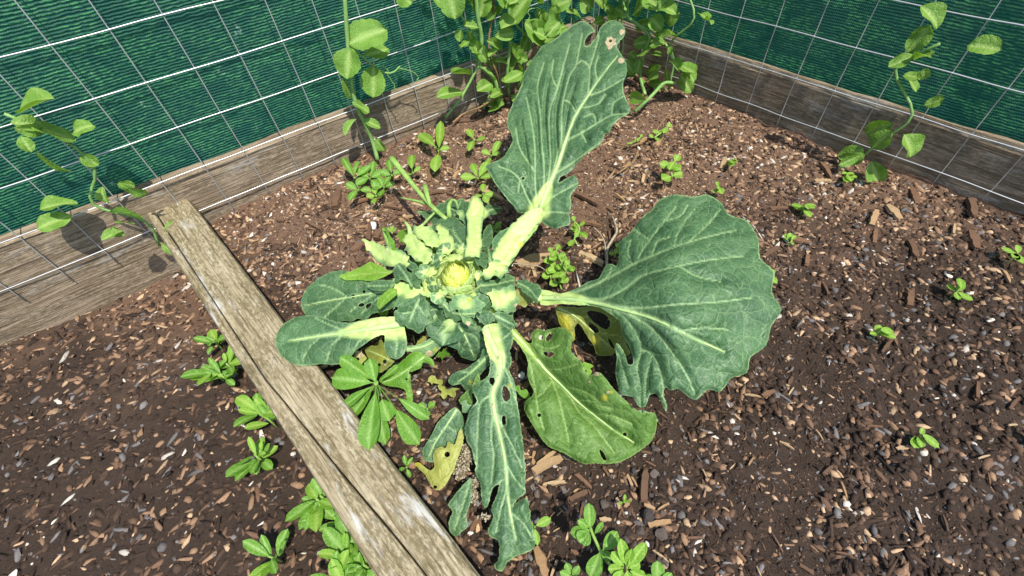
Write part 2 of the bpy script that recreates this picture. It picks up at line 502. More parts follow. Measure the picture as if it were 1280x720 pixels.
def blobs(pts, lst):
    r = np.zeros(len(pts))
    for x, y, rad, k in lst:
        d = np.hypot(pts[:, 0]-x, pts[:, 1]-y)
        r = np.maximum(r, k*np.clip(1.25-d/rad, 0, 1))
    return r
def circ(x, y, r, n=9, sx=1.0):
    return [(x+r*sx*math.cos(2*math.pi*i/n), y+r*math.sin(2*math.pi*i/n)) for i in range(n)]
LEAFN = [0]
def traced_leaf(parent, outline, ctrl, mat='blue', mid=None, midw=(7, 2), lats=(), latw=2.2, holes=(), sp=2.2, pale=(), yel=(), dead=(), palefill=0.0,
                ruf=5.0, pucker=2.0, cup=0.0, rim=.55, smooth=1, rib=True, ribmat='ribleaf', rib_from=0, und=5.0, jit=.9, name='leaf', label=None, fcrease=0.0, folds=(), crinkle=0.0, jag=0.0, palemid=None):
    """a leaf whose outline was read off the photograph; ctrl gives the heights (z) it has at some places"""
    LEAFN[0] += 1; seed = LEAFN[0]
    if jag:
        rj = np.random.default_rng(seed+900); q = []
        for i in range(len(outline)):
            a, c = np.array(outline[i], float), np.array(outline[(i+1) % len(outline)], float)
            q.append(a); d = c-a; Ld = np.hypot(*d)
            if Ld > 4.5:
                nn = np.array([-d[1], d[0]])/Ld; m = 1 if Ld < 9 else 2
                for k in range(m):
                    q.append(a+d*(k+.5+rj.uniform(-.15, .15))/m+nn*rj.uniform(-1, 1)*jag)
        outline = q
    outline = closed_cat(outline, 3)
    v, tri, bd = mesh2d(outline, [np.asarray(chaikin(h, 1)) for h in holes], sp, jit, seed)
    cc = [c[:2] for c in ctrl]
    dv = [1.0/(c[2] if len(c) > 3 else depth_z(c[0], c[1], c[2])) for c in ctrl]
    if len(cc) == 2:
        (x1, y1), (x2, y2) = cc
        pz = (ctrl[0][2]+ctrl[1][2])/2
        q = ((x1+x2)/2-(y2-y1)*.5, (y1+y2)/2+(x2-x1)*.5)
        cc.append(q); dv.append(1/depth_z(q[0], q[1], pz))
    f = tps(cc, dv)
    dep = 1.0/f(v)
    mpp = dep.mean()/FPX
    # veins
    vein = np.zeros(len(v)); dmin = np.full(len(v), 1e3); dmid = np.full(len(v), 1e3); tmid = np.zeros(len(v))
    def run(pl, w0, w1, ismid=False, strength=1.0):
        nonlocal vein, dmin, dmid, tmid
        pl = catmull(pl, 4); n = len(pl)-1
        for i in range(n):
            d, t = seg_dist(v, pl[i], pl[i+1])
            w = (w0+(w1-w0)*(i/n))*(.45 if ismid else .31)
            vein = np.maximum(vein, strength*np.clip(1.5-d/max(w, .75), 0, 1))
            dmin = np.minimum(dmin, np.maximum(d-w, 0))
            if ismid: tmid = np.where(d < dmid, (i+t)/n, tmid); dmid = np.minimum(dmid, d)
    if mid is not None: run(mid, midw[0], midw[1], True)
    for l in lats:
        if len(l) and isinstance(l[0], (int, float)): run(l[1:], l[0], 1.0, False, .9)
        else: run(l, latw, 1.0, False, .9)
    dbd = np.concatenate([np.sqrt(((v[i:i+1500, None]-bd[None])**2).sum(-1)).min(1) for i in range(0, len(v), 1500)])
    # relief, in pixels of the photograph turned into metres
    h = ruf*noise_arr(v, .055, seed)*np.exp(-dbd/11.0) + und*noise_arr(v, .019, seed+5)*np.clip(dbd/10, 0, 1)
    h += 1.2*noise_arr(v, .13, seed+9)
    if crinkle: h += crinkle*noise_arr(v, .062, seed+13)
    if lats or mid is not None:
        h += 1.5*pucker*(np.clip(dmin, 0, 9)/9.0)**.8*np.clip(dbd/5, 0, 1)
    if cup and mid is not None: h += cup*np.clip(dmid, 0, 60)
    if fcrease and mid is not None: h -= fcrease*np.exp(-dmid/6.0)
    for amp, wd, pl_ in folds:
        q_ = catmull(pl_, 4); df = np.full(len(v), 1e3); tt = np.zeros(len(v))
        for i in range(len(q_)-1):
            d, t_ = seg_dist(v, q_[i], q_[i+1]); tt = np.where(d < df, (i+t_)/(len(q_)-1), tt); df = np.minimum(df, d)
        h -= amp*np.exp(-(df/wd)**2)*np.sin(np.clip(tt, 0, 1)*math.pi)**.6
    dep = dep-h*mpp
    pts = CAM+(FW+np.outer((v[:, 0]-640)/FPX, RT)+np.outer(-(v[:, 1]-360)/FPX, UP))*dep[:, None]
    gz = pts[:, 2].min()
    low = pts[:, 2] < .006
    if low.any():                                   # a leaf rests on the soil
        t = (.006-CAM_H)/(pts[low, 2]-CAM_H); pts[low] = CAM+(pts[low]-CAM)*t[:, None]
    a, b_, c_ = pts[tri[:, 0]], pts[tri[:, 1]], pts[tri[:, 2]]
    if np.cross(b_-a, c_-a)[:, 2].sum() < 0: tri = tri[:, ::-1]
    me = mesh_from(name, pts, tri)
    pl = np.maximum(blobs(v, pale) if len(pale) else np.zeros(len(v)), palefill*np.clip(dbd/7+.28, 0, 1))
    if palemid is not None:
        kk = np.clip(1-tmid/palemid[1], 0, 1)
        pl = np.maximum(pl, np.clip(1.35-dmid/np.maximum(palemid[0]*kk**.7, .3)*.8, 0, 1)*np.clip(kk*3, 0, 1))
    rimv = np.clip(1.2-dbd/1.3, 0, 1)*rim*(.35+.65*np.clip(noise_arr(v, .08, seed+2)*3+.5, 0, 1))
    attr(me, 'vein', np.maximum(vein, rimv)); attr(me, 'pale', np.clip(pl+.1*noise_arr(v, .1, seed+4)*(pl > 0), 0, 1))
    attr(me, 'yel', blobs(v, yel) if len(yel) else np.zeros(len(v)))
    attr(me, 'dead', np.clip(blobs(v, dead)+.35*noise_arr(v, .25, seed) if len(dead) else np.zeros(len(v)), 0, 1))
    o = link(name, me, M[mat], parent)
    if label: o['label'] = label
    if rib and mid is not None:
        mp = catmull(mid, 4)
        n = len(mp)
        near = np.array([np.argsort(((v-q)**2).sum(1))[:6] for q in mp]); fd = np.minimum(dep[near].mean(1), 9)
        fd = np.convolve(np.pad(fd, 2, 'edge'), np.ones(5)/5, 'valid')
        rp = CAM+(FW+np.outer((mp[:, 0]-640)/FPX, RT)+np.outer(-(mp[:, 1]-360)/FPX, UP))*fd[:, None]
        w = (midw[1]+(midw[0]-midw[1])*np.linspace(1, 0, n)**1.4)*.40*mpp
        rp = rp+(rp-CAM)/np.linalg.norm(rp-CAM, axis=1)[:, None]*(w*.18)[:, None]
        rp[:, 2] = np.maximum(rp[:, 2], .004)
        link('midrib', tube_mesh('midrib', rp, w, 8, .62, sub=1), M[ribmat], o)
    return o
def blade_mesh(name, base, tip, width, up, shape=.5, n=9, m=6, fold=.18, droop=.12, serr=0.0, seed=0, wave=.0, pet=0.0):
    """ovate leaf in space from base to tip"""
    base, tip, up = (np.asarray(q, float) for q in (base, tip, up))
    ax = tip-base; L = np.linalg.norm(ax); ax /= L
    sd = np.cross(ax, up); sd /= (np.linalg.norm(sd)+1e-9); nr = np.cross(sd, ax)
    pe, qe = .55+.5*shape, .75-.35*shape
    qm = pe/(pe+qe); wmax = qm**pe*(1-qm)**qe*1.75
    V, Fs, ve = [], [], []
    for i in range(n+1):
        t = i/n
        if t < pet: w = .05
        else:
            q = (t-pet)/(1-pet)
            w = (max(q, 0)**(.55+.5*shape))*(max(1-q, 0)**(.75-.35*shape))*1.75
            w = max(min(w/wmax, 1.0), .03)
        w *= width/2
        c = base+ax*(L*t)-nr*(droop*L*(t**2)) + nr*(.06*L*math.sin(t*3.1+seed))
        for j in range(m+1):
            s = (j/m-.5)*2
            ss = serr*(1 if (i % 2) else -1)*abs(s) if t > pet else 0
            q = c+sd*(s*w*(1+ss))+nr*(abs(s)*w*fold*2+wave*width*math.sin(t*9+seed+s*2)*abs(s))
            V.append(q)
            side = max(0, 1-abs(((t*6-abs(s)*1.1) % 1.0)-.5)*7)*.35
            ve.append(max(1.0 if j == m//2 else 0, side))
    for i in range(n):
        for j in range(m):
            a = i*(m+1)+j
            Fs.append((a, a+m+1, a+m+2, a+1))
    V = np.array(V)
    V[:, 2] = np.where(V[:, 2] < FLOORZ[0], FLOORZ[0], V[:, 2])
    me = mesh_from(name, V, Fs)
    attr(me, 'vein', ve); 
    for k in ('pale', 'yel', 'dead'): attr(me, k, np.zeros(len(V)))
    return me
FLOORZ = [.004]

# ------------------------------------------------------------------ the setting
def soil_h(x, y):
    v = .016*noise.noise((x*3.1, y*3.1, 0))+.012*noise.noise((x*9, y*9, 4))+.009*noise.noise((x*28, y*28, 7))+.004*noise.noise((x*60, y*60, 2))
    return v-.018
GZ = -.16
gm = mesh_from('ground', [(-60, -60, GZ), (60, -60, GZ), (60, 60, GZ), (-60, 60, GZ)], [(0, 1, 2, 3)])
ground = link('ground', gm, M['soil']); ground['kind'] = 'structure'
def grid_patch(name, x0, x1, y0, y1, st, hf, keep):
    nx = int((x1-x0)/st); ny = int((y1-y0)/st)
    V = []; idx = {}; Fs = []
    for j in range(ny+1):
        for i in range(nx+1):
            x = x0+i*st; y = y0+j*st
            if keep(x, y): idx[(i, j)] = len(V); V.append((x, y, hf(x, y)))
    for (i, j), a in idx.items():
        q = [idx.get(k) for k in ((i+1, j), (i+1, j+1), (i, j+1))]
        if None not in q: Fs.append((a, *q))
    return mesh_from(name, V, Fs)
def sdist(p, o, n):
    return (p[0]-o[0])*n[0]+(p[1]-o[1])*n[1]
def in_bed(x, y, m=-.02):
    return sdist((x, y), TO_, TN) > m and sdist((x, y), FO, FN) > m-.0 and sdist((x, y), RO, RN) > m
soil = link('soil', grid_patch('soil', -1.3, 2.0, -.75, 2.0, .011, soil_h, in_bed), M['soil'])
soil['kind'] = 'structure'
def out_h(x, y):
    return GZ+.03+.03*noise.noise((x*2.5, y*2.5, 11))+.012*noise.noise((x*9, y*9, 4))
path = link('path', grid_patch('path', -2.2, .5, -.8, 1.3, .022, out_h, lambda x, y: sdist((x, y), TO_, TN) < -.04 or sdist((x, y), FO, FN) < 0), M['soil'])
path['kind'] = 'structure'

def orient(o, origin, d, extra=0.0):
    a = math.atan2(d[1], d[0])
    o.location = [float(q) for q in origin]; o.rotation_euler = (extra, 0, a)
# front-left timber, one thick board with a long drying crack
def timber_mesh():
    L = 2.6; W = TW; H = .19; nx = 150
    crack = [float(np.dot(P(438, 604, .06)-T0, TN)), float(np.dot(P(533, 720, .06)-T0, TN))]
    sx = [float(np.dot(P(438, 604, .06)-T0, TD)), float(np.dot(P(533, 720, .06)-T0, TD))]
    V, Fs = [], []
    cols = [(0, -H), (0, -.012), (-.004, -.003), (-.012, 0), (-.03, 0), (-.05, 0)]
    for i in range(nx+1):
        s = -1.15+L*i/nx
        cy = crack[0]+(crack[1]-crack[0])*(s-sx[0])/(sx[1]-sx[0])+.003*noise.noise((s*7, 2, 0))
        cy = min(max(cy, -W+.02), -.02)
        cw = .0009+.0007*noise.noise((s*4, 7, 0))
        prof = [(0, -H), (0, -.011), (-.003, -.003), (-.011, 0), (cy*.35-.004, .0), (cy*.7, 0), (cy+cw*2.4, -.0008), (cy+cw, -.004), (cy, -.022), (cy-cw, -.004), (cy-cw*2.4, -.001),
                (cy+(-W-cy)*.35, 0), (cy+(-W-cy)*.7, 0), (-W+.011, 0), (-W+.003, -.003), (-W, -.011), (-W, -H)]
        for j, (y, z) in enumerate(prof):
            q = noise.noise((s*3.3, y*60, 1.5))*.0016+noise.noise((s*14, y*110, 3))*.001
            V.append((s, y+(q if j in (1, 2, 3, 13, 14, 15) else 0), z+q))
    n = len(prof)
    for i in range(nx):
        for j in range(n-1):
            Fs.append((i*n+j, i*n+j+1, (i+1)*n+j+1, (i+1)*n+j))
    Fs.append(tuple(range(n-1, -1, -1))); Fs.append(tuple(nx*n+j for j in range(n)))
    return mesh_from('timber', V, Fs, False)
timber = link('bed_timber', timber_mesh(), M['timber'])
orient(timber, (T0[0], T0[1], .06), TD)
tag(timber, 'thick weathered timber with a long crack edging the soil beside the leafy weed', 'timber')
# back board and right board
def wall_board(name, p0, p1, n, top, thick, label, seed):
    p0 = np.asarray(p0); p1 = np.asarray(p1)
    d = p1-p0; L = float(np.hypot(d[0], d[1])); d = d/L
    o = link(name, box_mesh(name, L, thick, .28, .006, 60, .006, seed), M['board'])
    c = (p0+p1)/2 - n*(thick/2+.006)
    orient(o, (c[0], c[1], top-.14), d)
    return tag(o, label, 'board')
wall_board('back_board', CORNER_L-FD*2.3, CORNER_R+FD*.0, FN, .118, .045, 'grey weathered board behind the wire grid at the foot of the green cloth', 1)
wall_board('side_board', CORNER_R-RD*.0, CORNER_R+RD*2.2, RN, .118, .045, 'brown weathered board below the green netting beside the white-spotted leaf', 2)

# galvanised wire grid: each wire a part
def fence_wires(origin, d, n, s0, s1, label, sp=.1016, sv=.1077, top=.95, off=0.0):
    root = thing('wire_fence', label, 'wire fence', origin+d*(s0+s1)/2)
    i0, i1 = int(math.floor(s0/sp)), int(math.ceil(s1/sp))
    for i in range(i0, i1+1):
        pts = []
        for k in range(14):
            z = -.03+(top+.03)*k/13
            w = .0022*noise.noise((i*3.7, z*6, 2))
            pts.append(origin+d*(i*sp+w)+n*(off+.0016+.004*noise.noise((i*.9, z*3, 5)))+np.array([0, 0, z]))
        link('upright_wire', tube_mesh('upright_wire', pts, [.00135]*14, 6, 1, (1, .2, 0), 2), M['wire'], root)
    for k in range(0, 9):
        z = .02+k*sv; pts = []
        if z > top: break
        m = 40
        for q in range(m+1):
            s = s0+(s1-s0)*q/m
            i = round(s/sp)
            pts.append(origin+d*s+n*(off+.0036+.004*noise.noise((s/sp*.9, z*3, 5)))+np.array([0, 0, z+.003*noise.noise((s*5, k*2.2, 1))]))
        link('cross_wire', tube_mesh('cross_wire', pts, [.0014]*(m+1), 6, 1, (0, 0, 1), 2), M['wire'], root)
    return root
sL = float(np.dot(CORNER_L-FO, FD)); sR = float(np.dot(CORNER_R-FO, FD))
fence_wires(FO, FD, FN, sL-2.2, sR-.03, 'galvanised square wire grid standing before the grey weathered board')
fence_wires(CORNER_R, RD, RN, .03, 2.1, 'galvanised square wire grid on the brown board beside the white-spotted leaf')
# shade cloth sheets
def cloth(origin, d, n, s0, s1, z0, z1, back, label, seed):
    nx, nz = 120, 26; V = []; uv = []
    for j in range(nz+1):
        for i in range(nx+1):
            s = s0+(s1-s0)*i/nx; z = z0+(z1-z0)*j/nz
            k = .012*noise.noise((s*4+seed, z*2.2, seed))+.006*noise.noise((s*11, z*5, seed+3))
            V.append(origin+d*s-n*(back-k)+np.array([0, 0, z])); uv.append((s, z))
    Fs = [(j*(nx+1)+i, j*(nx+1)+i+1, (j+1)*(nx+1)+i+1, (j+1)*(nx+1)+i) for j in range(nz) for i in range(nx)]
    me = mesh_from('shade_cloth', V, Fs)
    ul = me.uv_layers.new(name='UVMap')
    li = np.zeros(len(me.loops), int); me.loops.foreach_get('vertex_index', li)
    ul.data.foreach_set('uv', np.array(uv, dtype=np.float32)[li].ravel())
    o = link('shade_cloth', me, M['cloth'])
    return tag(o, label, 'shade cloth')
cloth(FO, FD, FN, sL-2.3, sR+.16, -.1, .93, .075, 'dark green woven shade cloth hanging behind the grey weathered board', 1)
cloth(CORNER_R, RD, RN, -.14, 2.15, -.1, .93, .075, 'dark green woven shade cloth behind the brown board and pea leaves', 2)

# ------------------------------------------------------------------ the cabbage
hc = P(568, 340, .165)
plant = thing('cabbage_plant', 'ragged loose-leaved cabbage with chewed leaves and a small pale yellow heart', 'cabbage plant', (hc[0], hc[1]+.01, 0), 'cabbage plants')
st = np.array([hc[0], hc[1]+.01, 0])
link('stem', tube_mesh('stem', [st+[0, 0, -.03], st+[.004, 0, .05], st+[0, -.004, .11], st+[0, -.006, .15]], [.022, .021, .024, .030], 14, 1, (1, 0, 0)), M['petstem'], plant)
TL = lambda *a, **k: traced_leaf(plant, *a, **k)
# tall leaf leaning back, with the white spot
TL([(727,26),(738,31),(744,39),(738,42),(732,49),(731,57),(737,56),(745,47),(751,34),(757,28),(767,25),(776,29),(782,38),(779,47),(772,55),(772,61),(777,68),(783,80),(783,92),(779,105),(779,114),(783,125),(788,137),(785,143),(775,148),(765,158),(762,166),(756,168),(753,176),(748,183),(740,187),(730,195),(720,206),(714,213),(708,218),(701,221),(698,228),(704,226),(715,219),(721,223),(723,232),(717,239),(713,246),(714,256),(712,267),(713,280),(704,283),(695,286),(687,284),(679,279),(674,270),(668,262),(657,266),(648,266),(643,259),(634,249),(625,237),(617,226),(610,214),(607,207),(615,203),(623,200),(630,195),(636,186),(641,176),(638,165),(634,156),(635,143),(645,121),(651,108),(655,92),(664,76),(672,65),(678,57),(692,50),(702,42),(715,32)],
   [(672,262,.150),(700,200,.205),(640,215,.20),(722,230,.19),(700,120,.265),(652,110,.245),(750,95,.30),(787,138,.285),(727,28,.315),(770,30,.335),(705,280,.16),(640,160,.215)],
   'blue', mid=[(674,262),(686,232),(697,207),(707,176),(717,150),(725,135),(735,120),(747,102),(762,82),(772,70)], midw=(8,1.0),
   lats=[(4,(735,120),(736,107),(737,85),(731,77)),(3,(737,85),(744,62),(749,45)),(4,(738,119),(752,114),(765,107),(780,98)),(5,(709,175),(727,166),(745,155),(765,144),(787,142)),(2.5,(765,144),(767,129),(780,120)),
         (3.5,(690,222),(698,190),(702,172),(702,150),(704,125),(712,95),(720,82),(724,62),(728,42)),(3.2,(684,234),(688,205),(687,175),(687,140),(697,110),(705,80),(712,55)),(3,(680,242),(680,205),(677,178),(675,140),(672,108),(680,78)),
         (3,(672,256),(669,230),(669,200),(668,178),(664,150),(658,122)),(3.2,(666,260),(657,242),(650,225),(640,215),(624,208)),(3,(669,215),(655,195),(648,180),(645,160)),(3.5,(680,256),(690,247),(707,237),(722,229)),(3,(680,266),(695,265),(712,267)),
         (4.5,(694,217),(712,206),(732,191),(752,177)),(2,(721,80),(728,76),(734,81)),(2,(747,102),(744,85),(748,70)),(2,(725,135),(738,133),(750,128),(757,118)),(2,(727,166),(733,178)),(2,(745,155),(742,143),(730,146)),(2,(650,225),(648,240)),(2,(704,125),(712,128),(720,140)),(2,(697,110),(690,95),(692,75))],
   folds=[(11,2.6,[(697,205),(695,170),(695,140),(701,112),(708,85)]),(9,2.4,[(686,215),(682,170),(681,140),(684,110),(692,80)]),(8,2.4,[(676,225),(673,185),(671,150),(667,120)]),(7,2.4,[(704,180),(708,150),(714,120),(722,98)]),(6,2.4,[(663,235),(660,205),(656,175),(650,145)])],
   sp=1.4, ruf=5, pucker=3.2, und=9, cup=.12, holes=[circ(763,51,2.2,7), circ(654,223,2,7), circ(655,216,1.2,6)], dead=[(763,52,8.5,1),(777,40,4.5,1),(776,76,5,1),(762,59,4,1)],
   palemid=(11,.16), rim=.9, label='tall leaf leaning back with a cream spot at its tip')
# its thick petiole, cut and scarred
def stalk(pts, ws, mat='rib', name='leaf_stalk', flat=.7, seg=12, label=None):
    p3 = [P(x, y, z) for x, y, z in pts]
    r = [w*.5*depth_z(x, y, z)/FPX for (x, y, z), w in zip(pts, ws)]
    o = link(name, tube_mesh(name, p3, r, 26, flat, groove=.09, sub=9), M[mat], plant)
    if label: o['label'] = label
    return o
stalk([(612,338,.125),(626,322,.135),(640,302,.14),(655,285,.148),(670,267,.152)], [34,31,30,29,22], label='thick pale leaf stalk with a brown scar at its end')
TL([(616,300),(622,292),(630,287),(638,284),(634,294),(627,304),(622,314),(616,312)], [(620,312,.155),(636,286,.155)], 'blue', rib=False, ruf=3, und=2, jit=1.6, pale=[(624,312,6,.8)])
TL([(611,336),(615,320),(621,307),(629,295),(637,284),(647,273),(657,265),(667,259),(674,259),(679,266),(676,276),(670,284),(663,293),(657,300),(651,310),(641,323),(633,334),(622,342)], [(618,335,.157),(640,303,.162),(670,266,.166),(653,310,.150),(626,298,.152),(630,336,.150),(678,270,.155),(660,263,.157)], 'palegreen', palefill=.95, mid=[(618,336),(640,303),(672,263)], midw=(5,3), lats=[(2,(614,330),(632,300),(660,268)),(2,(628,334),(646,310),(672,276))], rib=False, ruf=4, und=3, sp=1.6, rim=.3, jit=1, crinkle=2.4, jag=1.6, yel=[(652,306,7,.75),(664,291,5,.6),(630,338,5,.4)], dead=[(675,263,5,.75),(654,309,3,.7)], name='leaf_base')
# big leaf to the right
TL([(676,362),(700,367),(722,360),(735,352),(748,348),(753,340),(758,331),(765,330),(771,332),(774,318),(773,304),(780,298),(790,288),(803,271),(815,262),(822,252),(832,246),(845,243),(865,246),(884,243),(902,254),(911,268),(934,276),(948,299),(950,322),(968,340),(965,366),(977,387),(964,408),(958,432),(938,447),(934,466),(914,473),(900,490),(885,487),(870,500),(858,494),(848,486),(838,488),(832,484),(829,492),(834,508),(832,514),(825,500),(820,492),(812,494),(807,508),(800,509),(795,503),(790,496),(777,493),(772,481),(769,463),(771,448),(769,436),(770,429),(775,432),(782,445),(785,455),(791,455),(791,447),(785,430),(777,417),(776,405),(768,396),(748,384),(720,381),(700,380),(676,381)],
   [(678,371,.095),(720,374,.13),(770,385,.165),(842,405,.20),(765,330,.145),(842,246,.19),(960,370,.19),(900,260,.20),(842,320,.215),(800,505,.105),(870,498,.13),(775,425,.125),(930,440,.16)],
   'blue', mid=[(676,372),(700,373),(722,375),(745,379),(770,385),(800,393),(820,400),(842,410),(870,424),(905,440)], midw=(13,3),
   lats=[(6,(700,370),(722,364),(752,352),(790,331),(815,320),(840,310),(880,297),(920,288)),(5.5,(722,374),(752,374),(772,366),(785,358),(800,346),(820,339),(842,334),(880,326),(930,320)),(5,(762,383),(802,385),(842,381),(890,378),(940,372)),
         (5,(785,392),(810,407),(825,422),(842,444),(858,468),(868,492)),(4,(762,385),(780,397),(795,417),(801,437),(796,460),(800,482),(800,505)),(3.2,(801,437),(815,443),(825,465),(829,484)),(3,(797,323),(812,300),(830,277),(845,258)),(2.5,(812,300),(800,292),(793,287)),(2.4,(790,331),(785,315),(788,300)),
         (2.4,(842,309),(850,285),(868,262)),(2.4,(830,277),(850,270),(860,256)),(2.6,(860,303),(885,280),(900,262)),(2.4,(850,333),(870,345),(900,352)),(2.4,(850,415),(875,410),(910,412)),(2.4,(752,352),(762,342),(764,334)),(2.4,(772,440),(778,460),(785,485)),(2.5,(815,443),(808,470),(806,495)),(2,(815,320),(822,302),(838,296))],
   sp=2.0, ruf=6, pucker=3.0, und=9, rim=.9, palemid=(12,.36), yel=[(745,381,6,.6),(768,388,5,.4)], label='broad blue-green leaf torn along its lower edge')
# old olive leaf below it
TL([(695,383),(720,384),(745,383),(766,388),(778,402),(780,418),(784,432),(788,442),(778,447),(768,441),(766,444),(755,445),(746,443),(742,432),(735,422),(728,410),(722,404),(718,411),(719,424),(712,428),(708,418),(700,406),(697,396)],
   [(697,386,.075),(778,405,.085),(760,445,.02),(718,425,.045)], 'olive', mid=[(698,385),(720,396),(745,418),(765,436)], midw=(4,1.5), lats=[((720,396),(745,396),(770,402)),((735,408),(752,416),(775,420))],
   holes=[[(732,388),(746,389),(759,394),(764,405),(758,413),(749,408),(738,399)],[(735,401),(744,407),(750,414),(744,417),(737,413)],[(759,422),(764,425),(769,437),(763,433)]], yel=[(705,404,14,1),(712,420,8,1),(745,425,10,.7)], dead=[(772,437,5,.9)], ruf=3, und=3, label='old yellowing holed leaf')
# lower right leaf
TL([(641,410),(650,417),(659,428),(665,428),(664,418),(671,411),(680,413),(690,411),(700,409),(709,412),(716,420),(714,432),(715,441),(725,450),(729,457),(732,465),(738,469),(745,465),(752,467),(760,477),(766,485),(777,496),(790,508),(803,517),(812,515),(820,518),(821,530),(819,541),(814,552),(802,562),(790,570),(777,577),(760,580),(745,579),(730,580),(717,574),(702,565),(687,559),(677,549),(668,535),(660,522),(655,511),(656,502),(665,495),(667,488),(662,478),(659,467),(660,455),(658,446),(650,433),(639,420)],
   [(641,414,.075),(670,447,.072),(705,483,.060),(742,517,.05),(790,552,.022),(715,430,.115),(760,480,.105),(812,520,.06),(660,510,.035),(700,560,.018),(760,578,.016),(662,465,.05),(690,412,.085)],
   'green', mid=[(640,414),(655,430),(670,447),(683,463),(705,484),(720,500),(742,518),(765,536),(792,553)], midw=(10,2),
   lats=[(3,(683,462),(702,461),(722,455)),(3,(705,484),(722,487),(740,495),(752,507),(766,511)),(4,(668,446),(680,460),(690,476),(699,500),(706,528),(711,552)),(3.4,(708,490),(715,500),(724,516),(742,532),(768,566)),(3,(661,448),(668,480),(672,510),(680,538)),(2.5,(742,518),(765,520),(790,530)),(2.5,(690,476),(680,490),(672,496)),(2.2,(720,500),(745,502)),(2.2,(670,430),(685,436),(700,432))],
   holes=[circ(676,422,3),[(681,424),(686,428),(692,417),(688,415)],[(677,439),(693,440),(691,446),(684,447)],circ(674,519,2.4),[(748,560),(755,566),(759,576),(753,575)],circ(781,543,2.6)],
   sp=1.8, cup=.14, fcrease=5, folds=[(11,8,[(668,450),(690,474),(715,500),(742,522),(770,545)])], ruf=7, pucker=3.4, und=8, palemid=(7,.3), yel=[(663,480,8,.35),(756,497,7,.7),(764,490,5,.6)], dead=[(745,467,5,.9),(760,490,3,.8),(737,477,3,.6)], rim=.8, label='green leaf lying on the soil with small holes')
# long leaf hanging towards the frass
TL([(603,411),(612,405),(622,404),(634,408),(640,416),(641,428),(637,440),(640,452),(636,462),(642,475),(645,490),(648,512),(652,540),(655,565),(657,590),(656,606),(657,616),(648,623),(641,633),(650,626),(659,624),(665,655),(669,680),(664,688),(655,692),(645,696),(635,702),(628,714),(620,712),(618,705),(623,700),(624,685),(622,675),(611,670),(610,660),(617,647),(614,636),(622,615),(624,606),(618,608),(614,616),(610,632),(605,635),(602,622),(600,603),(595,594),(594,580),(590,562),(583,550),(582,532),(588,512),(596,502),(592,492),(591,482),(600,477),(610,470),(613,458),(612,446),(607,432)],
   [(605,412,.125),(622,440,.12),(625,470,.10),(614,500,.085),(650,530,.07),(585,535,.06),(625,590,.06),(595,590,.04),(657,600,.05),(665,680,.02),(620,710,.012),(640,420,.11)],
   'blue', jit=1.7, mid=[(606,410),(612,424),(619,438),(625,452),(623,472),(616,492),(618,515),(624,540),(632,580),(636,630),(645,675)], midw=(15,2.5),
   lats=[(5,(622,446),(632,462),(640,482),(644,500)),(3.5,(615,492),(600,506),(597,540),(596,585)),(5,(613,500),(628,534),(640,557),(653,585)),(3,(617,508),(614,545),(617,570),(614,605)),(3,(632,580),(645,600),(655,612)),(3,(634,610),(625,640),(620,665)),(3,(637,640),(655,655),(664,672)),(3,(615,430),(628,424),(638,416)),(2.5,(628,600),(610,618))],
   holes=[[(613,470),(621,478),(620,486),(616,482),(611,478)],[(629,480),(636,486),(639,497),(632,504),(627,494)],[(627,520),(632,519),(633,530),(628,532)],[(614,473),(617,471),(619,476)]],
   sp=1.9, ruf=6, pucker=3, und=6, palemid=(15,.42), yel=[(637,482,6,.5)], rim=1.0, label='long torn leaf hanging down to the bark-strewn soil')
# small curling side leaf left of it
TL([(614,436),(603,437),(600,447),(592,454),(582,461),(572,464),(564,469),(560,477),(566,482),(576,480),(582,488),(590,482),(597,472),(606,462),(613,452)],
   [(613,440,.10),(562,478,.05),(590,480,.045),(598,448,.09)], 'blue', mid=[(613,440),(602,453),(588,466),(572,478)], midw=(5,1.5), lats=[((600,455),(598,450)),((588,466),(578,465))], yel=[(588,478,7,.5)], ruf=4)
TL([(598,466),(590,482),(583,489),(573,500),(584,512),(592,505),(590,492),(600,480)], [(596,468,.07),(580,505,.03)], 'green', ruf=3)
# left leaf with the wide pale midrib, running out to the left
TL([(503,398),(495,396),(482,396),(470,397),(455,400),(438,403),(420,402),(402,396),(384,394),(365,398),(350,410),(344,426),(350,444),(366,455),(384,458),(400,455),(416,456),(428,454),(438,446),(446,437),(455,431),(463,425),(475,419),(481,420),(480,434),(485,445),(496,449),(505,443),(509,428),(506,412)],
   [(500,405,.105),(438,418,.105),(352,426,.07),(497,446,.085),(400,455,.07),(400,397,.10)], 'blue', mid=[(504,404),(480,408),(455,412),(430,416),(400,420),(362,426)], midw=(15,3),
   lats=[(4,(462,414),(448,428),(438,442)),(3.5,(430,417),(415,432),(408,452)),(3.5,(430,414),(410,405),(395,398)),(3,(400,421),(385,436),(378,452)),(2.5,(494,412),(496,430),(494,446))], palemid=(17,.75), ruf=5, und=5, rim=.6)
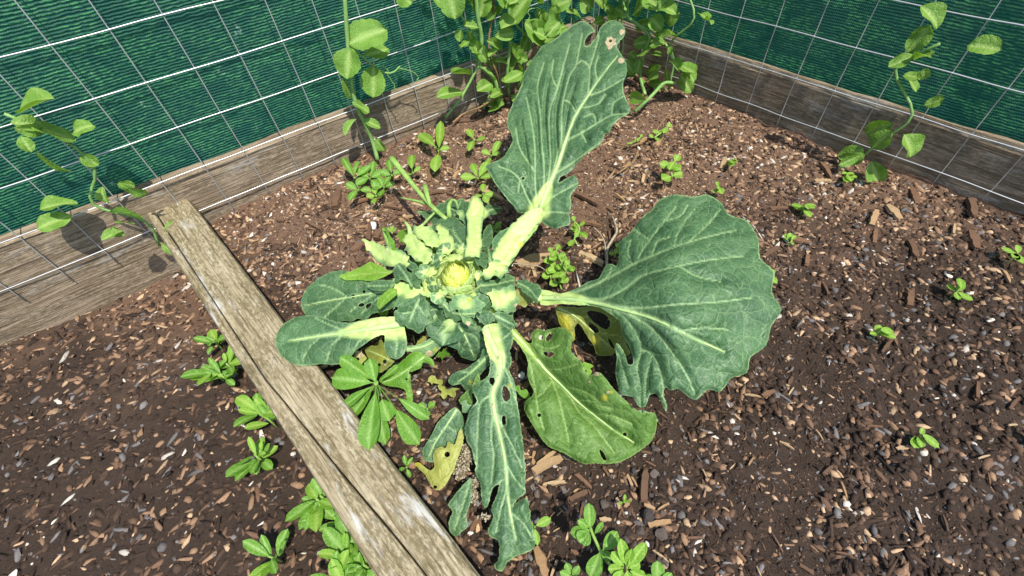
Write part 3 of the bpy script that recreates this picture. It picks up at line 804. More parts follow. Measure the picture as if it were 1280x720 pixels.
# left leaf with insect holes
TL([(496,352),(484,350),(470,352),(455,346),(440,340),(424,338),(408,342),(392,352),(380,366),(376,382),(384,396),(398,404),(414,405),(430,401),(440,402),(447,398),(456,400),(466,392),(480,389),(492,384),(499,372)],
   [(498,362,.125),(440,370,.085),(378,382,.05),(440,342,.10),(440,400,.055)], 'blue', mid=[(498,362),(470,366),(440,371),(410,376),(382,382)], midw=(4,1.5),
   lats=[(3,(475,365),(455,352),(440,349),(425,348)),(3,(470,367),(452,378),(438,390)),(2.5,(435,372),(415,360),(400,356)),(2.5,(432,373),(415,388),(404,398)),(2.5,(482,366),(468,376),(452,392))],
   holes=[circ(451,357.5,1.6),circ(455,364.5,2),[(447,382),(452,378),(457,381),(451,384)],[(457,381),(465,378),(463,383),(458,387)],[(438,370),(444,367),(442,375)]], ruf=4, und=4)
# bright young leaf, dark leaf and bright folded leaf over it
TL([(494,338),(486,338),(478,333),(470,330),(462,327),(456,331),(448,335),(436,340),(424,345),(432,350),(450,350),(465,351),(478,347),(486,343)], [(492,340,.125),(428,346,.10)], 'weed2', mid=[(492,340),(470,341),(450,343),(430,346)], midw=(2.5,1), lats=[((470,341),(462,333)),((460,342),(448,349))], rib=False, und=3)
TL([(493,353),(482,350),(470,350),(463,354),(458,358),(466,363),(478,364),(490,360)], [(492,356,.14),(459,358,.115)], 'blue', mid=[(493,356),(475,357),(460,358)], midw=(2,1), rib=False, und=3)
TL([(496,361),(488,361),(480,366),(473,374),(471,380),(474,387),(480,382),(488,375),(496,368)], [(494,363,.145),(473,384,.11)], 'weed2', mid=[(495,363),(485,370),(475,384)], midw=(2,1), rib=False, und=2)
# pale young leaves round the heart
pal = dict(palefill=.12, rib=False, ruf=6, und=5, pucker=1.0, sp=1.5, rim=.2, jit=1.0, crinkle=3.4, jag=3.4)
TL([(452,300),(462,302),(470,304),(480,308),(489,309),(500,312),(508,319),(512,329),(506,339),(496,337),(484,332),(474,328),(466,319),(458,313)], [(505,330,.135),(453,302,.105),(490,312,.135)], 'palegreen', mid=[(508,331),(490,321),(470,310),(455,302)], midw=(3,1), palemid=(9,1.5), lats=[((490,321),(494,314)),((482,316),(480,326)),((474,312),(474,306))], pale=[(460,306,12,1),(475,314,14,1),(490,322,12,1),(500,329,10,.9)], **pal)
TL([(478,306),(486,310),(498,312),(507,315),(510,328),(500,322),(488,318),(480,314)], [(508,326,.12),(480,309,.095)], 'palegreen', **pal)
TL([(506,294),(512,290),(518,288),(522,294),(527,297),(530,304),(536,310),(540,318),(537,327),(529,330),(519,326),(510,319),(505,313),(508,306),(503,300)], [(534,326,.15),(511,293,.115)], 'palegreen', mid=[(536,326),(526,314),(517,300),(512,292)], midw=(3,1), palemid=(9,1.5), lats=[((526,314),(534,312)),((524,311),(512,313)),((519,303),(526,300)),((518,302),(507,302))], folds=[(4,2.5,[(532,326),(521,312),(514,296)])], pale=[(515,300,14,1),(523,312,14,1),(530,322,10,.8)], yel=[(509,294,4,.4)], **pal)
TL([(517,287),(522,283),(529,279),(534,283),(540,282),(543,289),(549,297),(548,305),(540,311),(531,304),(524,299),(520,293)], [(543,307,.15),(527,282,.12)], 'palegreen', mid=[(544,308),(537,297),(528,283)], midw=(3,1), palemid=(9,1.5), lats=[((540,302),(546,299)),((537,297),(528,298)),((534,292),(541,287))], folds=[(4,2.5,[(540,306),(533,295),(524,286)])], pale=[(528,288,12,1),(536,296,12,1),(541,304,8,.8)], **pal)
TL([(550,278),(555,285),(558,287),(561,293),(565,295),(567,300),(572,303),(568,308),(566,313),(560,319),(551,315),(546,308),(547,302),(542,296),(546,293),(545,286)], [(557,318,.155),(550,281,.125)], 'palegreen', mid=[(558,317),(554,300),(550,283)], midw=(7,2), palemid=(9,1.5), pale=[(553,292,11,1),(557,304,13,1)], yel=[(551,282,5,.6)], **pal)
# upright thick pale petiole with a flap of blade
stalk([(590,323,.15),(591,305,.15),(593,280,.14),(594,258,.13),(593,247,.125)], [19,18,17,17,9], flat=.6, label='thick pale upright leaf stalk stripped of its blade')
TL([(581,322),(583,300),(584,280),(582,268),(586,256),(589,248),(594,245),(599,247),(604,256),(606,264),(603,280),(602,300),(600,322)], [(590,322,.168),(593,285,.160),(594,248,.138),(604,285,.153),(582,285,.153),(586,250,.132),(603,256,.132)], 'palegreen', palefill=.95, mid=[(590,322),(593,285),(594,250)], midw=(4,2), lats=[(2,(586,320),(588,285),(590,258)),(2,(597,320),(599,285),(599,258))], rib=False, ruf=4, und=3, sp=1.6, rim=.3, jit=1, crinkle=2.2, jag=1.6, yel=[(594,248,4,.6)], name='leaf_base')
TL([(603,279),(603,268),(606,259),(613,254),(621,257),(628,260),(624,265),(614,268),(608,272)], [(604,272,.14),(627,260,.10)], 'blue', mid=[(603,272),(612,263),(626,260)], midw=(4,1), pale=[(604,266,8,.8)], **pal)
TL([(585,272),(578,262),(570,256),(572,262),(563,262),(574,274),(584,284)], [(585,278,.13),(566,258,.115)], 'palegreen', pale=[(576,268,6,.5)], **pal)
# grey-green leaves behind
blu = dict(rib=False, ruf=7, und=6, sp=1.6, rim=.5, jit=1.0, crinkle=3.0, jag=2.0)
TL([(518,264),(528,262),(540,263),(548,256),(557,251),(568,249),(580,249),(589,253),(587,268),(585,282),(575,290),(560,287),(546,284),(538,276),(527,268)], [(584,285,.115),(520,264,.06),(560,250,.075)], 'blue', mid=[(580,288),(565,275),(545,266),(522,264)], midw=(3,1), lats=[((565,275),(572,260),(576,252))], **blu)
TL([(538,283),(548,276),(562,272),(575,275),(584,285),(585,300),(582,312),(572,308),(566,300),(556,300),(546,296)], [(580,310,.135),(545,280,.10)], 'blue', mid=[(580,308),(565,290),(545,280)], midw=(3,1), **blu)
TL([(560,288),(570,283),(584,286),(588,300),(586,318),(576,322),(568,314),(571,303)], [(582,320,.14),(566,286,.115)], 'blue', mid=[(582,318),(574,300),(566,287)], midw=(2.5,1), **blu)
TL([(603,300),(607,285),(613,280),(616,294),(618,306),(612,311),(605,307)], [(606,306,.115),(614,282,.10)], 'blue', **blu)
TL([(512,285),(520,282),(517,294),(512,300),(507,290)], [(514,298,.10),(514,284,.075)], 'blue', **blu)
TL([(606,311),(610,308),(619,316),(625,322),(618,330),(610,328)], [(612,328,.155),(610,309,.135)], 'blue', mid=[(614,330),(610,310)], midw=(3,1), **blu)
TL([(596,318),(602,315),(609,320),(612,328),(606,336),(597,332),(593,325)], [(598,332,.165),(606,317,.15)], 'blue', **blu)
# right of the heart
TL([(604,337),(611,329),(619,324),(626,326),(635,336),(632,342),(623,347),(616,345),(610,349),(601,346)], [(603,342,.17),(634,338,.15)], 'palegreen', mid=[(602,342),(615,337),(633,338)], midw=(3,1), lats=[((612,338),(620,328)),((618,337),(624,345))], folds=[(4,2.5,[(604,344),(616,340),(630,340)])], pale=[(612,336,12,1),(624,336,10,1)], yel=[(628,332,6,.5)], **pal)
TL([(596,352),(606,345),(617,350),(624,346),(632,343),(643,346),(645,354),(640,363),(624,364),(612,368),(600,364)], [(606,358,.15),(643,350,.12)], 'blue', mid=[(602,357),(620,355),(642,350)], midw=(3,1), **blu)
TL([(608,368),(615,361),(626,362),(636,357),(643,357),(645,366),(649,378),(645,388),(635,392),(624,391),(614,384)], [(612,374,.145),(648,380,.105),(640,358,.13)], 'palegreen', mid=[(610,372),(625,374),(640,372)], midw=(8,3), pale=[(614,372,12,.9),(626,374,14,.9),(638,370,10,.7)], dead=[(645,382,3.5,.9),(644,364,2.5,.8)], **pal)
TL([(646,350),(655,349),(664,352),(671,355),(677,365),(673,379),(668,377),(660,369),(652,362),(645,356)], [(648,353,.13),(674,374,.14),(668,354,.145)], 'blue', mid=[(648,354),(662,362),(673,376)], midw=(3,1), cup=-.3, **blu)
TL([(646,357),(656,366),(668,378),(658,383),(648,381),(645,368)], [(647,360,.115),(666,379,.10)], 'olive', **blu)
# left of the heart: star of pale tissue with grey lobes
TL([(491,348),(500,352),(514,355),(526,358),(540,359),(553,360),(560,364),(552,371),(540,373),(528,372),(515,372),(505,378),(497,384),(491,387),(494,378),(497,371),(491,364)], [(556,364,.15),(491,350,.135),(492,385,.12)], 'palegreen', mid=[(556,364),(530,365),(500,362)], midw=(8,4), pale=[(500,360,12,.8),(515,364,14,1),(535,365,13,1),(550,365,10,.9)], yel=[(492,361,4,.7),(545,373,5,.7)], **pal)
TL([(493,331),(499,328),(506,331),(512,340),(515,350),(516,358),(508,352),(500,350),(493,352),(492,340)], [(514,356,.155),(496,330,.13)], 'blue', mid=[(514,357),(506,343),(497,331)], midw=(3.5,1.5), **blu)
TL([(514,335),(520,331),(528,338),(528,348),(526,358),(519,357),(515,350)], [(524,357,.155),(518,333,.135)], 'blue', **blu)
TL([(502,318),(510,320),(517,328),(522,336),(514,338),(508,332),(501,326)], [(520,336,.145),(503,320,.12)], 'blue', **blu)
TL([(524,328),(532,327),(540,320),(548,318),(552,327),(545,336),(536,342),(527,341),(522,335)], [(545,330,.15),(526,334,.125)], 'blue', mid=[(548,324),(536,331),(526,336)], midw=(2.5,1), **blu)
TL([(528,345),(538,341),(546,344),(552,352),(548,358),(536,358),(528,354)], [(548,352,.13),(530,348,.11)], 'blue', **blu)
TL([(494,388),(499,380),(507,374),(518,371),(527,367),(533,376),(534,388),(537,392),(535,401),(530,411),(523,417),(516,412),(508,409),(499,404),(494,397)], [(526,370,.16),(522,416,.115),(495,394,.14),(536,395,.13)], 'blue', mid=[(526,370),(519,385),(512,402)], midw=(3.5,1.5), lats=[((521,380),(530,392)),((517,390),(503,392))], dead=[(523,393,2.2,.8)], **blu)
TL([(524,366),(530,370),(534,380),(536,392),(530,396),(527,384)], [(528,370,.165),(532,394,.135)], 'blue', **blu)
TL([(536,384),(545,381),(553,384),(556,394),(549,400),(541,398),(535,392)], [(553,386,.13),(538,394,.105)], 'blue', **blu)
TL([(535,399),(546,398),(557,401),(556,410),(546,412),(538,408)], [(556,402,.12),(536,404,.10)], 'palegreen', **pal)
# below the heart
TL([(549,376),(553,374),(560,382),(568,388),(580,388),(592,386),(599,391),(592,398),(580,400),(566,399),(556,393),(551,385)], [(575,386,.155),(574,400,.14),(550,376,.15)], 'palegreen', mid=[(552,378),(568,392),(596,392)], midw=(3,1.5), cup=-.3, **pal)
TL([(560,376),(572,370),(586,369),(598,373),(606,383),(600,392),(588,389),(574,391),(563,386)], [(580,371,.16),(584,390,.145)], 'palegreen', pale=[(582,380,14,.6)], yel=[(587,374,4,.8)], **pal)
TL([(590,375),(600,367),(611,372),(615,385),(608,393),(597,392)], [(600,372,.145),(606,392,.12)], 'blue', **blu)
TL([(570,392),(582,397),(590,396),(592,404),(586,409),(578,402)], [(580,394,.15),(586,408,.135)], 'palegreen', dead=[(585,404,4,.9)], **pal)
TL([(596,393),(606,388),(616,392),(618,402),(608,407),(599,403)], [(606,390,.13),(606,406,.115)], 'blue', **blu)
TL([(618,392),(630,390),(641,394),(647,404),(642,413),(632,410),(622,404)], [(622,394,.125),(644,408,.105)], 'blue', mid=[(620,395),(642,406)], midw=(3,1), **blu)
# curled leaf with chewed yellow edge
TL([(497,437),(506,433),(520,431),(532,426),(541,420),(549,411),(556,401),(564,398),(571,402),(573,408),(566,418),(557,427),(549,437),(539,446),(530,444),(520,440),(508,439)], [(565,402,.125),(500,437,.075),(545,440,.06),(535,424,.085)], 'palegreen', mid=[(567,402),(552,418),(535,431),(515,436),(500,437)], midw=(6,2), pale=[(562,406,10,.7)], dead=[(536,442,6,.85),(553,428,4,.7)], yel=[(560,410,7,.4),(545,438,8,.5)], ruf=2, und=2, rim=.6)
TL([(520,431),(532,420),(542,411),(552,405),(548,414),(541,421),(532,427)], [(548,410,.075),(522,430,.05)], 'yellow', dead=[(536,420,8,.8)], **pal)
TL([(572,404),(580,404),(588,408),(598,414),(604,422),(606,436),(600,445),(592,451),(584,449),(576,446),(572,438),(576,430),(574,424),(566,419)], [(574,406,.12),(594,450,.045),(604,425,.09)], 'blue', mid=[(574,408),(584,425),(592,446)], midw=(3.5,1.5), lats=[((579,416),(592,420),(602,432)),((584,426),(578,438))], ruf=4, und=4)
# lower, yellow-green leaves near the leafy weed
TL([(474,474),(484,465),(498,455),(508,446),(516,440),(526,441),(536,446),(541,450),(544,459),(536,455),(529,453),(526,460),(519,463),(514,466),(513,478),(516,492),(515,504),(509,501),(506,488),(498,484),(487,483),(478,480)], [(520,442,.075),(476,476,.04),(512,500,.025)], 'weed', mid=[(530,446),(512,460),(490,474),(477,478)], midw=(3.5,1.5), ribmat='rib2', lats=[((512,460),(510,480),(513,496)),((500,468),(490,463))], holes=[circ(513,466,2),circ(508,474,1.4)], dead=[(522,469,7,.9)])
TL([(456,436),(464,432),(472,432),(475,423),(480,430),(482,440),(489,449),(493,452),(482,462),(474,466),(470,458),(463,452),(459,445)], [(490,450,.085),(458,436,.055)], 'olive', mid=[(490,452),(475,444),(460,438)], midw=(3,1), holes=[circ(481,452,2.6),circ(474,456,2.2)], yel=[(478,446,10,.5)], dead=[(482,456,3,.7)], ruf=3, und=3)
TL([(438,446),(446,438),(453,436),(456,444),(455,452),(449,455),(442,453)], [(450,440,.06),(444,452,.045)], 'yellow', holes=[circ(447,449,2.4)], dead=[(450,443,7,.9)], **pal)
TL([(543,447),(552,440),(559,436),(560,446),(553,450)], [(552,440,.05),(553,449,.03)], 'weed', **pal)
# shed scraps
TL([(531,478),(536,472),(544,471),(551,474),(556,483),(565,485),(575,486),(570,493),(558,497),(547,497),(552,489),(549,480),(540,481)], [(533,477,.012),(572,488,.03),(555,495,.014)], 'yellow', **pal)
TL([(528,562),(534,552),(541,540),(547,528),(557,518),(568,509),(576,515),(580,528),(581,545),(574,554),(560,556),(550,562),(548,573),(540,578),(530,575)], [(572,512,.05),(530,570,.012),(576,548,.02)], 'blue', mid=[(571,512),(558,532),(546,550),(536,570)], midw=(3,1), lats=[((558,532),(570,540)),((550,545),(538,552))], ruf=3, und=3, yel=[(556,540,8,.3)])
TL([(518,580),(524,578),(530,583),(538,588),(543,583),(541,570),(544,562),(551,558),(557,560),(560,552),(568,556),(571,548),(576,535),(580,548),(576,562),(571,576),(565,592),(557,606),(549,613),(541,610),(535,600),(530,592)], [(577,540,.045),(520,580,.012),(548,611,.014),(545,565,.03)], 'yellow', mid=[(577,540),(570,565),(558,592)], midw=(2,1), holes=[circ(559,568,3.6),circ(544,609,2.6)], yel=[(522,580,6,1),(574,560,6,.5)], rib=False, ruf=3, und=3, label='yellow shrivelled holed leaf')
TL([(560,631),(566,622),(572,614),(581,604),(589,597),(590,612),(588,628),(583,645),(585,658),(578,664),(570,671),(562,664),(561,652),(566,640)], [(588,600,.035),(566,665,.010)], 'blue', mid=[(588,600),(578,632),(568,662)], midw=(2.5,1), rib=False, ruf=3, und=3)
TL([(575,505),(583,500),(592,506),(596,518),(588,522),(582,516)], [(590,504,.05),(584,520,.03)], 'palegreen', **pal)
TL([(640,480),(650,484),(660,490),(664,500),(656,498),(648,492)], [(642,482,.03),(662,498,.012)], 'weed', **pal)
TL([(795,514),(806,513),(818,516),(822,527),(815,532),(806,530),(808,521)], [(800,515,.05),(820,528,.045)], 'palegreen', yel=[(812,522,9,.4)], **pal)
TL([(728,455),(735,454),(742,458),(740,464),(733,468),(729,462)], [(730,456,.03),(738,465,.02)], 'weed2', **pal)
# broken grassy stalks above the heart
def cane(pts, ws, mat='weedstem', par=plant, name='leaf_stalk', flat=.6):
    p3 = [P(x, y, z) for x, y, z in pts]
    r = [max(w*.5*depth_z(x, y, z)/FPX, .0006) for (x, y, z), w in zip(pts, ws)]
    return link(name, tube_mesh(name, p3, r, 8, flat), M[mat], par)
cane([(558,274,.10),(540,258,.105),(522,238,.11),(505,217,.12),(489,197,.13)], [6,6,6,7,8])
cane([(538,256,.10),(520,251,.095),(500,247,.085)], [5,4,1.5])
cane([(538,257,.105),(534,244,.115),(531,232,.115)], [4,6,7])
cane([(562,272,.10),(561,258,.12),(565,250,.12),(570,252,.115),(573,261,.10)], [7,6,4,3,2])
cane([(527,283,.085),(536,273,.095),(545,264,.10)], [4,4,3])
cane([(493,318,.09),(486,304,.10),(480,288,.095),(479,285,.09)], [7,7,5,2])
TL([(494,296),(500,288),(508,286),(511,295),(508,303),(499,304)], [(506,303,.09),(498,290,.065)], 'weed2', **pal)
TL([(478,284),(484,287),(490,298),(498,312),(493,318),(484,306)], [(495,316,.11),(480,285,.12)], 'weed', **pal)
cane([(508,297,.10),(512,292,.11),(511,284,.115),(506,277,.11)], [6,6,5,3], 'rib2')
cane([(640,414,.08),(620,396,.10),(600,378,.11)], [10,11,12], 'rib')
cane([(676,371,.095),(650,372,.10),(615,360,.11)], [13,14,14], 'rib')
cane([(502,404,.098),(535,388,.095),(560,368,.09)], [13,14,15], 'rib')
# ragged young leaves crowding round the heart
def crown_leaf(a, r0, r1, w, zb, zt, seed, mat, pm, jg=3.0):
    r_ = np.random.default_rng(seed); ca, sa = math.cos(a), -math.sin(a)*.92
    def pt(t, s): 
        r = r0+(r1-r0)*t
        return (569+ca*r-sa*s*w, 342+sa*r+ca*s*w)
    prof = [(0, .16), (.15, .2), (.3, .42), (.5, .85), (.7, 1.0), (.88, .75)]
    o = [pt(t, h*.5*r_.uniform(.75, 1.2)) for t, h in prof]+[pt(1, 0)]+[pt(t, -h*.5*r_.uniform(.75, 1.2)) for t, h in prof[::-1]]
    bend = r_.uniform(-.15, .15)
    midl = [pt(0, 0), pt(.5, bend*.3), pt(.92, 0)]
    lt = [(1.8, pt(t, 0), pt(t+.14, .32*q)) for t in (.35, .6) for q in (-1, 1)]
    TL(o, [(*pt(0, 0), zb), (*pt(1, 0), zt), (*pt(.6, .5), zb*.5+zt*.5+r_.uniform(-.012, .014)), (*pt(.6, -.5), zb*.5+zt*.5+r_.uniform(-.012, .014))], mat, mid=midl, midw=(4.2, 1), lats=lt, palemid=(pm, 1.0), rib=False, ruf=7, und=4, sp=1.5, rim=.6, jit=1.0, crinkle=3.2, jag=jg)
rcw = np.random.default_rng(404)
for i in range(15):
    crown_leaf(2*math.pi*i/15+rcw.uniform(-.15, .15), 24, rcw.uniform(50, 72), rcw.uniform(24, 36), .118+.01*rcw.random(), rcw.uniform(.085, .115), 410+i, 'blue' if i % 4 else 'palegreen', rcw.uniform(3, 6))
for i in range(11):
    crown_leaf(2*math.pi*(i+.5)/11+rcw.uniform(-.2, .2), 20, rcw.uniform(36, 50), rcw.uniform(17, 25), .140+.008*rcw.random(), rcw.uniform(.13, .165), 440+i, 'palegreen' if i % 3 else 'blue', rcw.uniform(4, 8))
# the heart: cupped leaves wrapped round each other
hz = np.array([hc[0], hc[1], .150])
mpp = depth_z(568, 338, .17)/FPX
core = []
cv, cf = [], []
for j in range(9):
    for i in range(16):
        th = math.pi*j/8; ph = 2*math.pi*i/16
        r = (11.5*mpp)*(1+.10*noise.noise((i*.9, j*1.2, 3)))
        cv.append(hz+np.array([math.sin(th)*math.cos(ph)*r, math.sin(th)*math.sin(ph)*r, math.cos(th)*r*1.15+.010]))
for j in range(8):
    for i in range(16):
        cf.append((j*16+i, (j+1)*16+i, (j+1)*16+(i+1) % 16, j*16+(i+1) % 16))
hm = mesh_from('heart', cv, cf)
for k in ('vein', 'pale', 'yel', 'dead'): attr(hm, k, np.zeros(len(cv)))
heart = link('heart', hm, M['heart'], plant); heart['label'] = 'small tight yellow-green heart of wrapped leaves'
def heart_leaf(r, phi, span, zt, seed, mat, rollin):
    nu, nv = 18, 10; V, Fs, ve, pa = [], [], [], []
    for j in range(nv+1):
        t = j/nv
        for i in range(nu+1):
            s = i/nu*2-1
            a = phi+s*span*(.55+.45*math.sin(min(t*1.25, 1)*math.pi/2))
            edge = noise.noise((s*3.4+seed, t*1.1, seed))*(.16 if mat == 'heart' else .5)*t
            rr = r*(.42+.75*math.sin(min(t*1.15, 1.15)*math.pi/2))*(1-rollin*max(0, t-.6)*1.8)*(1+.22*edge+.10*s*(1 if seed % 2 else -1))
            z = zt*(t**1.15)*(1+edge*.5)*(1-.30*abs(s)**2.2)
            V.append(hz+np.array([math.cos(a)*rr, math.sin(a)*rr, z-.022]))
            ve.append(max(0, 1-abs(s)*9)*.9+max(0, 1-abs((abs(s)*3.2+t*.9) % 1-.5)*9)*.45+(.8 if t > .93 else 0)); pa.append(max(0, .8-t)*.5)
    for j in range(nv):
        for i in range(nu):
            a = j*(nu+1)+i; Fs.append((a, a+1, a+nu+2, a+nu+1))
    me = mesh_from('heart_leaf', V, Fs)
    attr(me, 'vein', np.clip(ve, 0, 1)); attr(me, 'pale', pa)
    for k in ('yel', 'dead'): attr(me, k, np.zeros(len(V)))
    return link('heart_leaf', me, M[mat], heart)
k = 0
for ri, (rad, cnt, zt, mat, roll) in enumerate([(8, 3, .058, 'heart', 1.15), (11, 4, .056, 'heart', .95), (14, 4, .051, 'heart', .62), (16.5, 5, .044, 'heart', .40), (22, 5, .036, 'heartouter', .20), (28, 6, .026, 'heartouter', -.05)]):
    for q in range(cnt):
        k += 1
        heart_leaf(rad*mpp*rng.uniform(.94, 1.18), 2*math.pi*q/cnt+ri*.9+rng.uniform(-.2, .2), 1.25 if ri < 4 else .85, zt*rng.uniform(.92, 1.06), k*1.37+1, mat, roll)
# dark under-leaves filling the crown below the heart
FLOORZ[0] = .01
for i in range(20):
    a = 2*math.pi*i/20+rng.uniform(-.1, .1)
    base = np.array([hc[0], hc[1], .105+.02*rng.random()])
    L = rng.uniform(.07, .115)
    tip = base+np.array([math.cos(a)*L, math.sin(a)*L, rng.uniform(-.045, -.005)])
    link('leaf', blade_mesh('leaf', base, tip, L*.75, (0, 0, 1), .6, 10, 6, .12, .15, .05, i*1.3, .06), M['blue'], plant)

# ------------------------------------------------------------------ peas climbing the wire
def depth_any(x, y, spec):
    k, v = spec
    return depth_f(x, y, v) if k == 'f' else depth_r(x, y, v) if k == 'r' else depth_z(x, y, v)
def PX(x, y, spec):
    return CAM+ray(x, y)*depth_any(x, y, spec)
FLOORZ[0] = .004
def pea_leaf(par, b, t, w, spec, dt=.0, mat='pea', seed=0, fold=.12, serr=.03, tiltn=None):
    """b, t: base and tip in photo pixels; w: width in pixels; spec: what it hangs before"""
    base = PX(*b, spec); k, v = spec
    tip = PX(*t, (k, v+dt))
    wm = w*depth_any(*b, spec)/FPX
    rp_ = np.random.default_rng(int(seed*7)+3)
    up = np.array([-.2, -.55, .8])+rp_.normal(0, .28, 3)
    return link('leaf', blade_mesh('leaf', base, tip, wm*rp_.uniform(.85, 1.05), up, rp_.uniform(.25, .55), 12, 6, fold+rp_.uniform(-.05, .22), rp_.uniform(.0, .2), serr, seed, rp_.uniform(.02, .10)), M[mat], par)
def vine(par, pts, spec, w=3.0, mat='vine', name='stem'):
    p3 = [PX(x, y, spec if len(q) == 0 else q[0]) for x, y, *q in pts]
    r = [w*.5*np.linalg.norm(q-CAM)/FPX*.95 for q in p3]
    return link(name, tube_mesh(name, p3, r, 7, 1, (.3, -.8, .5), 5), M[mat], par)
def tendril(par, x, y, spec, seed):
    r_ = np.random.default_rng(seed); p = []
    a = r_.uniform(-.5, .8); q = np.array([x, y], float)
    for i in range(9):
        p.append(tuple(q)); q = q+np.array([math.cos(a), math.sin(a)])*5.0; a += r_.uniform(-1.1, 1.1)
    return vine(par, p, spec, 1.1, 'vine', 'tendril')
pg = 'pea plants climbing the wire'
peaA = thing('pea_plant', 'pea plant with round serrated leaves over the wire above the weathered back board', 'pea plant', PX(463, 196, ('f', .05))*[1, 1, 0], pg)
F2 = ('f', .03); F5 = ('f', .06)
vine(peaA, [(472,200,('z',.0)),(466,178,F5),(458,158,F5),(448,138,F5),(440,110,F5),(436,70,F5),(433,30,F5),(430,-20,F5)], F5, 5)
pea_leaf(peaA, (437,57), (480,32), 46, F5, .03, seed=1)
pea_leaf(peaA, (438,60), (432,97), 36, F5, .03, seed=2)
pea_leaf(peaA, (467,82), (466,121), 32, F5, .03, seed=3)
pea_leaf(peaA, (455,68), (486,62), 32, F2, .0, seed=4)
vine(peaA, [(438,58),(452,70),(467,83),(482,91),(492,90),(500,83)], F5, 2.2, name='leaf_stalk')
vine(peaA, [(492,90),(500,86),(510,88),(518,91),(523,97),(521,100)], F5, 1.1, name='tendril')
tendril(peaA, 478, 82, F5, 4)
pea_leaf(peaA, (452,148), (476,160), 14, F5, .02, seed=5)
pea_leaf(peaA, (470,172), (481,190), 12, F5, .02, seed=6)
pea_leaf(peaA, (446,150), (430,168), 16, F5, .02, seed=7)
pea_leaf(peaA, (440,128), (462,140), 18, F5, .02, seed=8)
pea_leaf(peaA, (496,-16), (515,5), 30, F5, .02, seed=9)
pea_leaf(peaA, (438,120), (424,100), 24, F5, .02, seed=10)
peaB = thing('pea_plant', 'tangled pea plant with dry brown stems between the wire and the tall cabbage leaf', 'pea plant', PX(622, 128, ('z', 0)), pg)
vine(peaB, [(621,128,('z',0)),(621,110,F5),(617,98,F5),(605,86,F5),(599,80,F5),(602,48,F5),(597,20,F5),(594,-20,F5)], F5, 5)
vine(peaB, [(636,120,('z',0)),(634,92,F5),(637,58,F5),(636,20,F5),(637,-20,F5)], F5, 4)
vine(peaB, [(625,118,('z',.01)),(621,92,F5),(613,73,F5),(611,50,F5),(616,15,F5),(618,-15,F5)], F5, 2.5, 'drystem')
vine(peaB, [(566,153,('z',.005)),(580,142,('z',.01)),(600,134,('z',.03)),(622,120,('z',.05))], F5, 2.2, 'drystem')
vine(peaB, [(618,50),(630,44),(637,38)], F5, 3)
vine(peaB, [(598,82),(585,107),(573,127),(557,147,('z',.02))], F5, 3.2)
pea_leaf(peaB, (560,-22), (569,24), 34, F5, .03, seed=11)
pea_leaf(peaB, (579,115), (547,119), 19, F5, .02, seed=12)
for i, (b, t, w) in enumerate([((583,50),(611,77),17),((588,96),(566,80),16),((600,22),(607,-12),30),((598,12),(580,-10),24),((634,32),(664,-8),32),((654,28),(686,54),28),((648,92),(636,52),22),((640,92),(652,60),18),((622,20),(632,2),16),
        ((606,66),(622,84),14),((630,62),(612,50),14),((668,46),(690,30),20),((664,36),(652,64),16),((618,78),(636,76),12),((604,2),(626,-6),22),((645,112),(655,88),16),((628,112),(612,122),16),((640,118),(652,128),16),((606,146),(622,132),16),((690,12),(712,-2),22),((684,40),(705,30),18),((676,4),(664,-14),24),((630,130),(612,140),13),((646,70),(660,76),14),((592,60),(586,38),13),((575,0),(588,-16),20),((626,100),(640,106),13)]):
    pea_leaf(peaB, b, t, w, F5 if i % 3 else F2, rng.uniform(.0, .05), seed=i+20, fold=.3 if i in (0, 1, 6) else .12)
for i, (x, y) in enumerate([(655,25),(690,20),(706,12),(612,60)]): tendril(peaB, x, y, F5, i+60)
R5 = ('r', .06); R2 = ('r', .03)
peaC = thing('pea_plant', 'pea plant sprawling over the brown board by the white-spotted cabbage leaf tip', 'pea plant', PX(800, 110, ('z', 0)), pg)
vine(peaC, [(806,118,('z',0)),(800,92,R5),(806,62,R5),(812,45,R5),(796,30,R5),(783,18,R5),(775,-15,R5)], R5, 4)
vine(peaC, [(842,78,R5),(832,55,R5),(815,40,R5),(800,32,R5)], R5, 2.4)
vine(peaC, [(793,140,('z',.01)),(806,128,('z',.04)),(818,116,('z',.06)),(830,104,('z',.06)),(844,104,('z',.05))], R5, 4)
for i, (b, t, w) in enumerate([((790,16),(806,4),19),((806,-6),(828,14),28),((786,22),(768,8),20),((796,34),(812,28),14),((792,56),(814,50),15),((800,72),(796,92),16),((806,92),(826,84),14),((802,104),(822,96),16),((828,104),(808,112),18),((812,70),(826,66),10),((838,108),(830,92),10),((772,30),(760,18),18),((758,8),(744,-4),20),((780,-4),(770,-18),26),((740,10),(726,0),20),((834,30),(846,16),22),((820,44),(836,40),10),((792,100),(784,86),12),((812,120),(830,118),12),((756,24),(742,30),14),((838,74),(850,86),14),((796,74),(786,66),13)]):
    pea_leaf(peaC, b, t, w, R5 if i % 3 else R2, rng.uniform(0, .05), seed=i+80)
pea_leaf(peaC, (806,124), (786,121), 15, ('z', .05), -.02, seed=130)
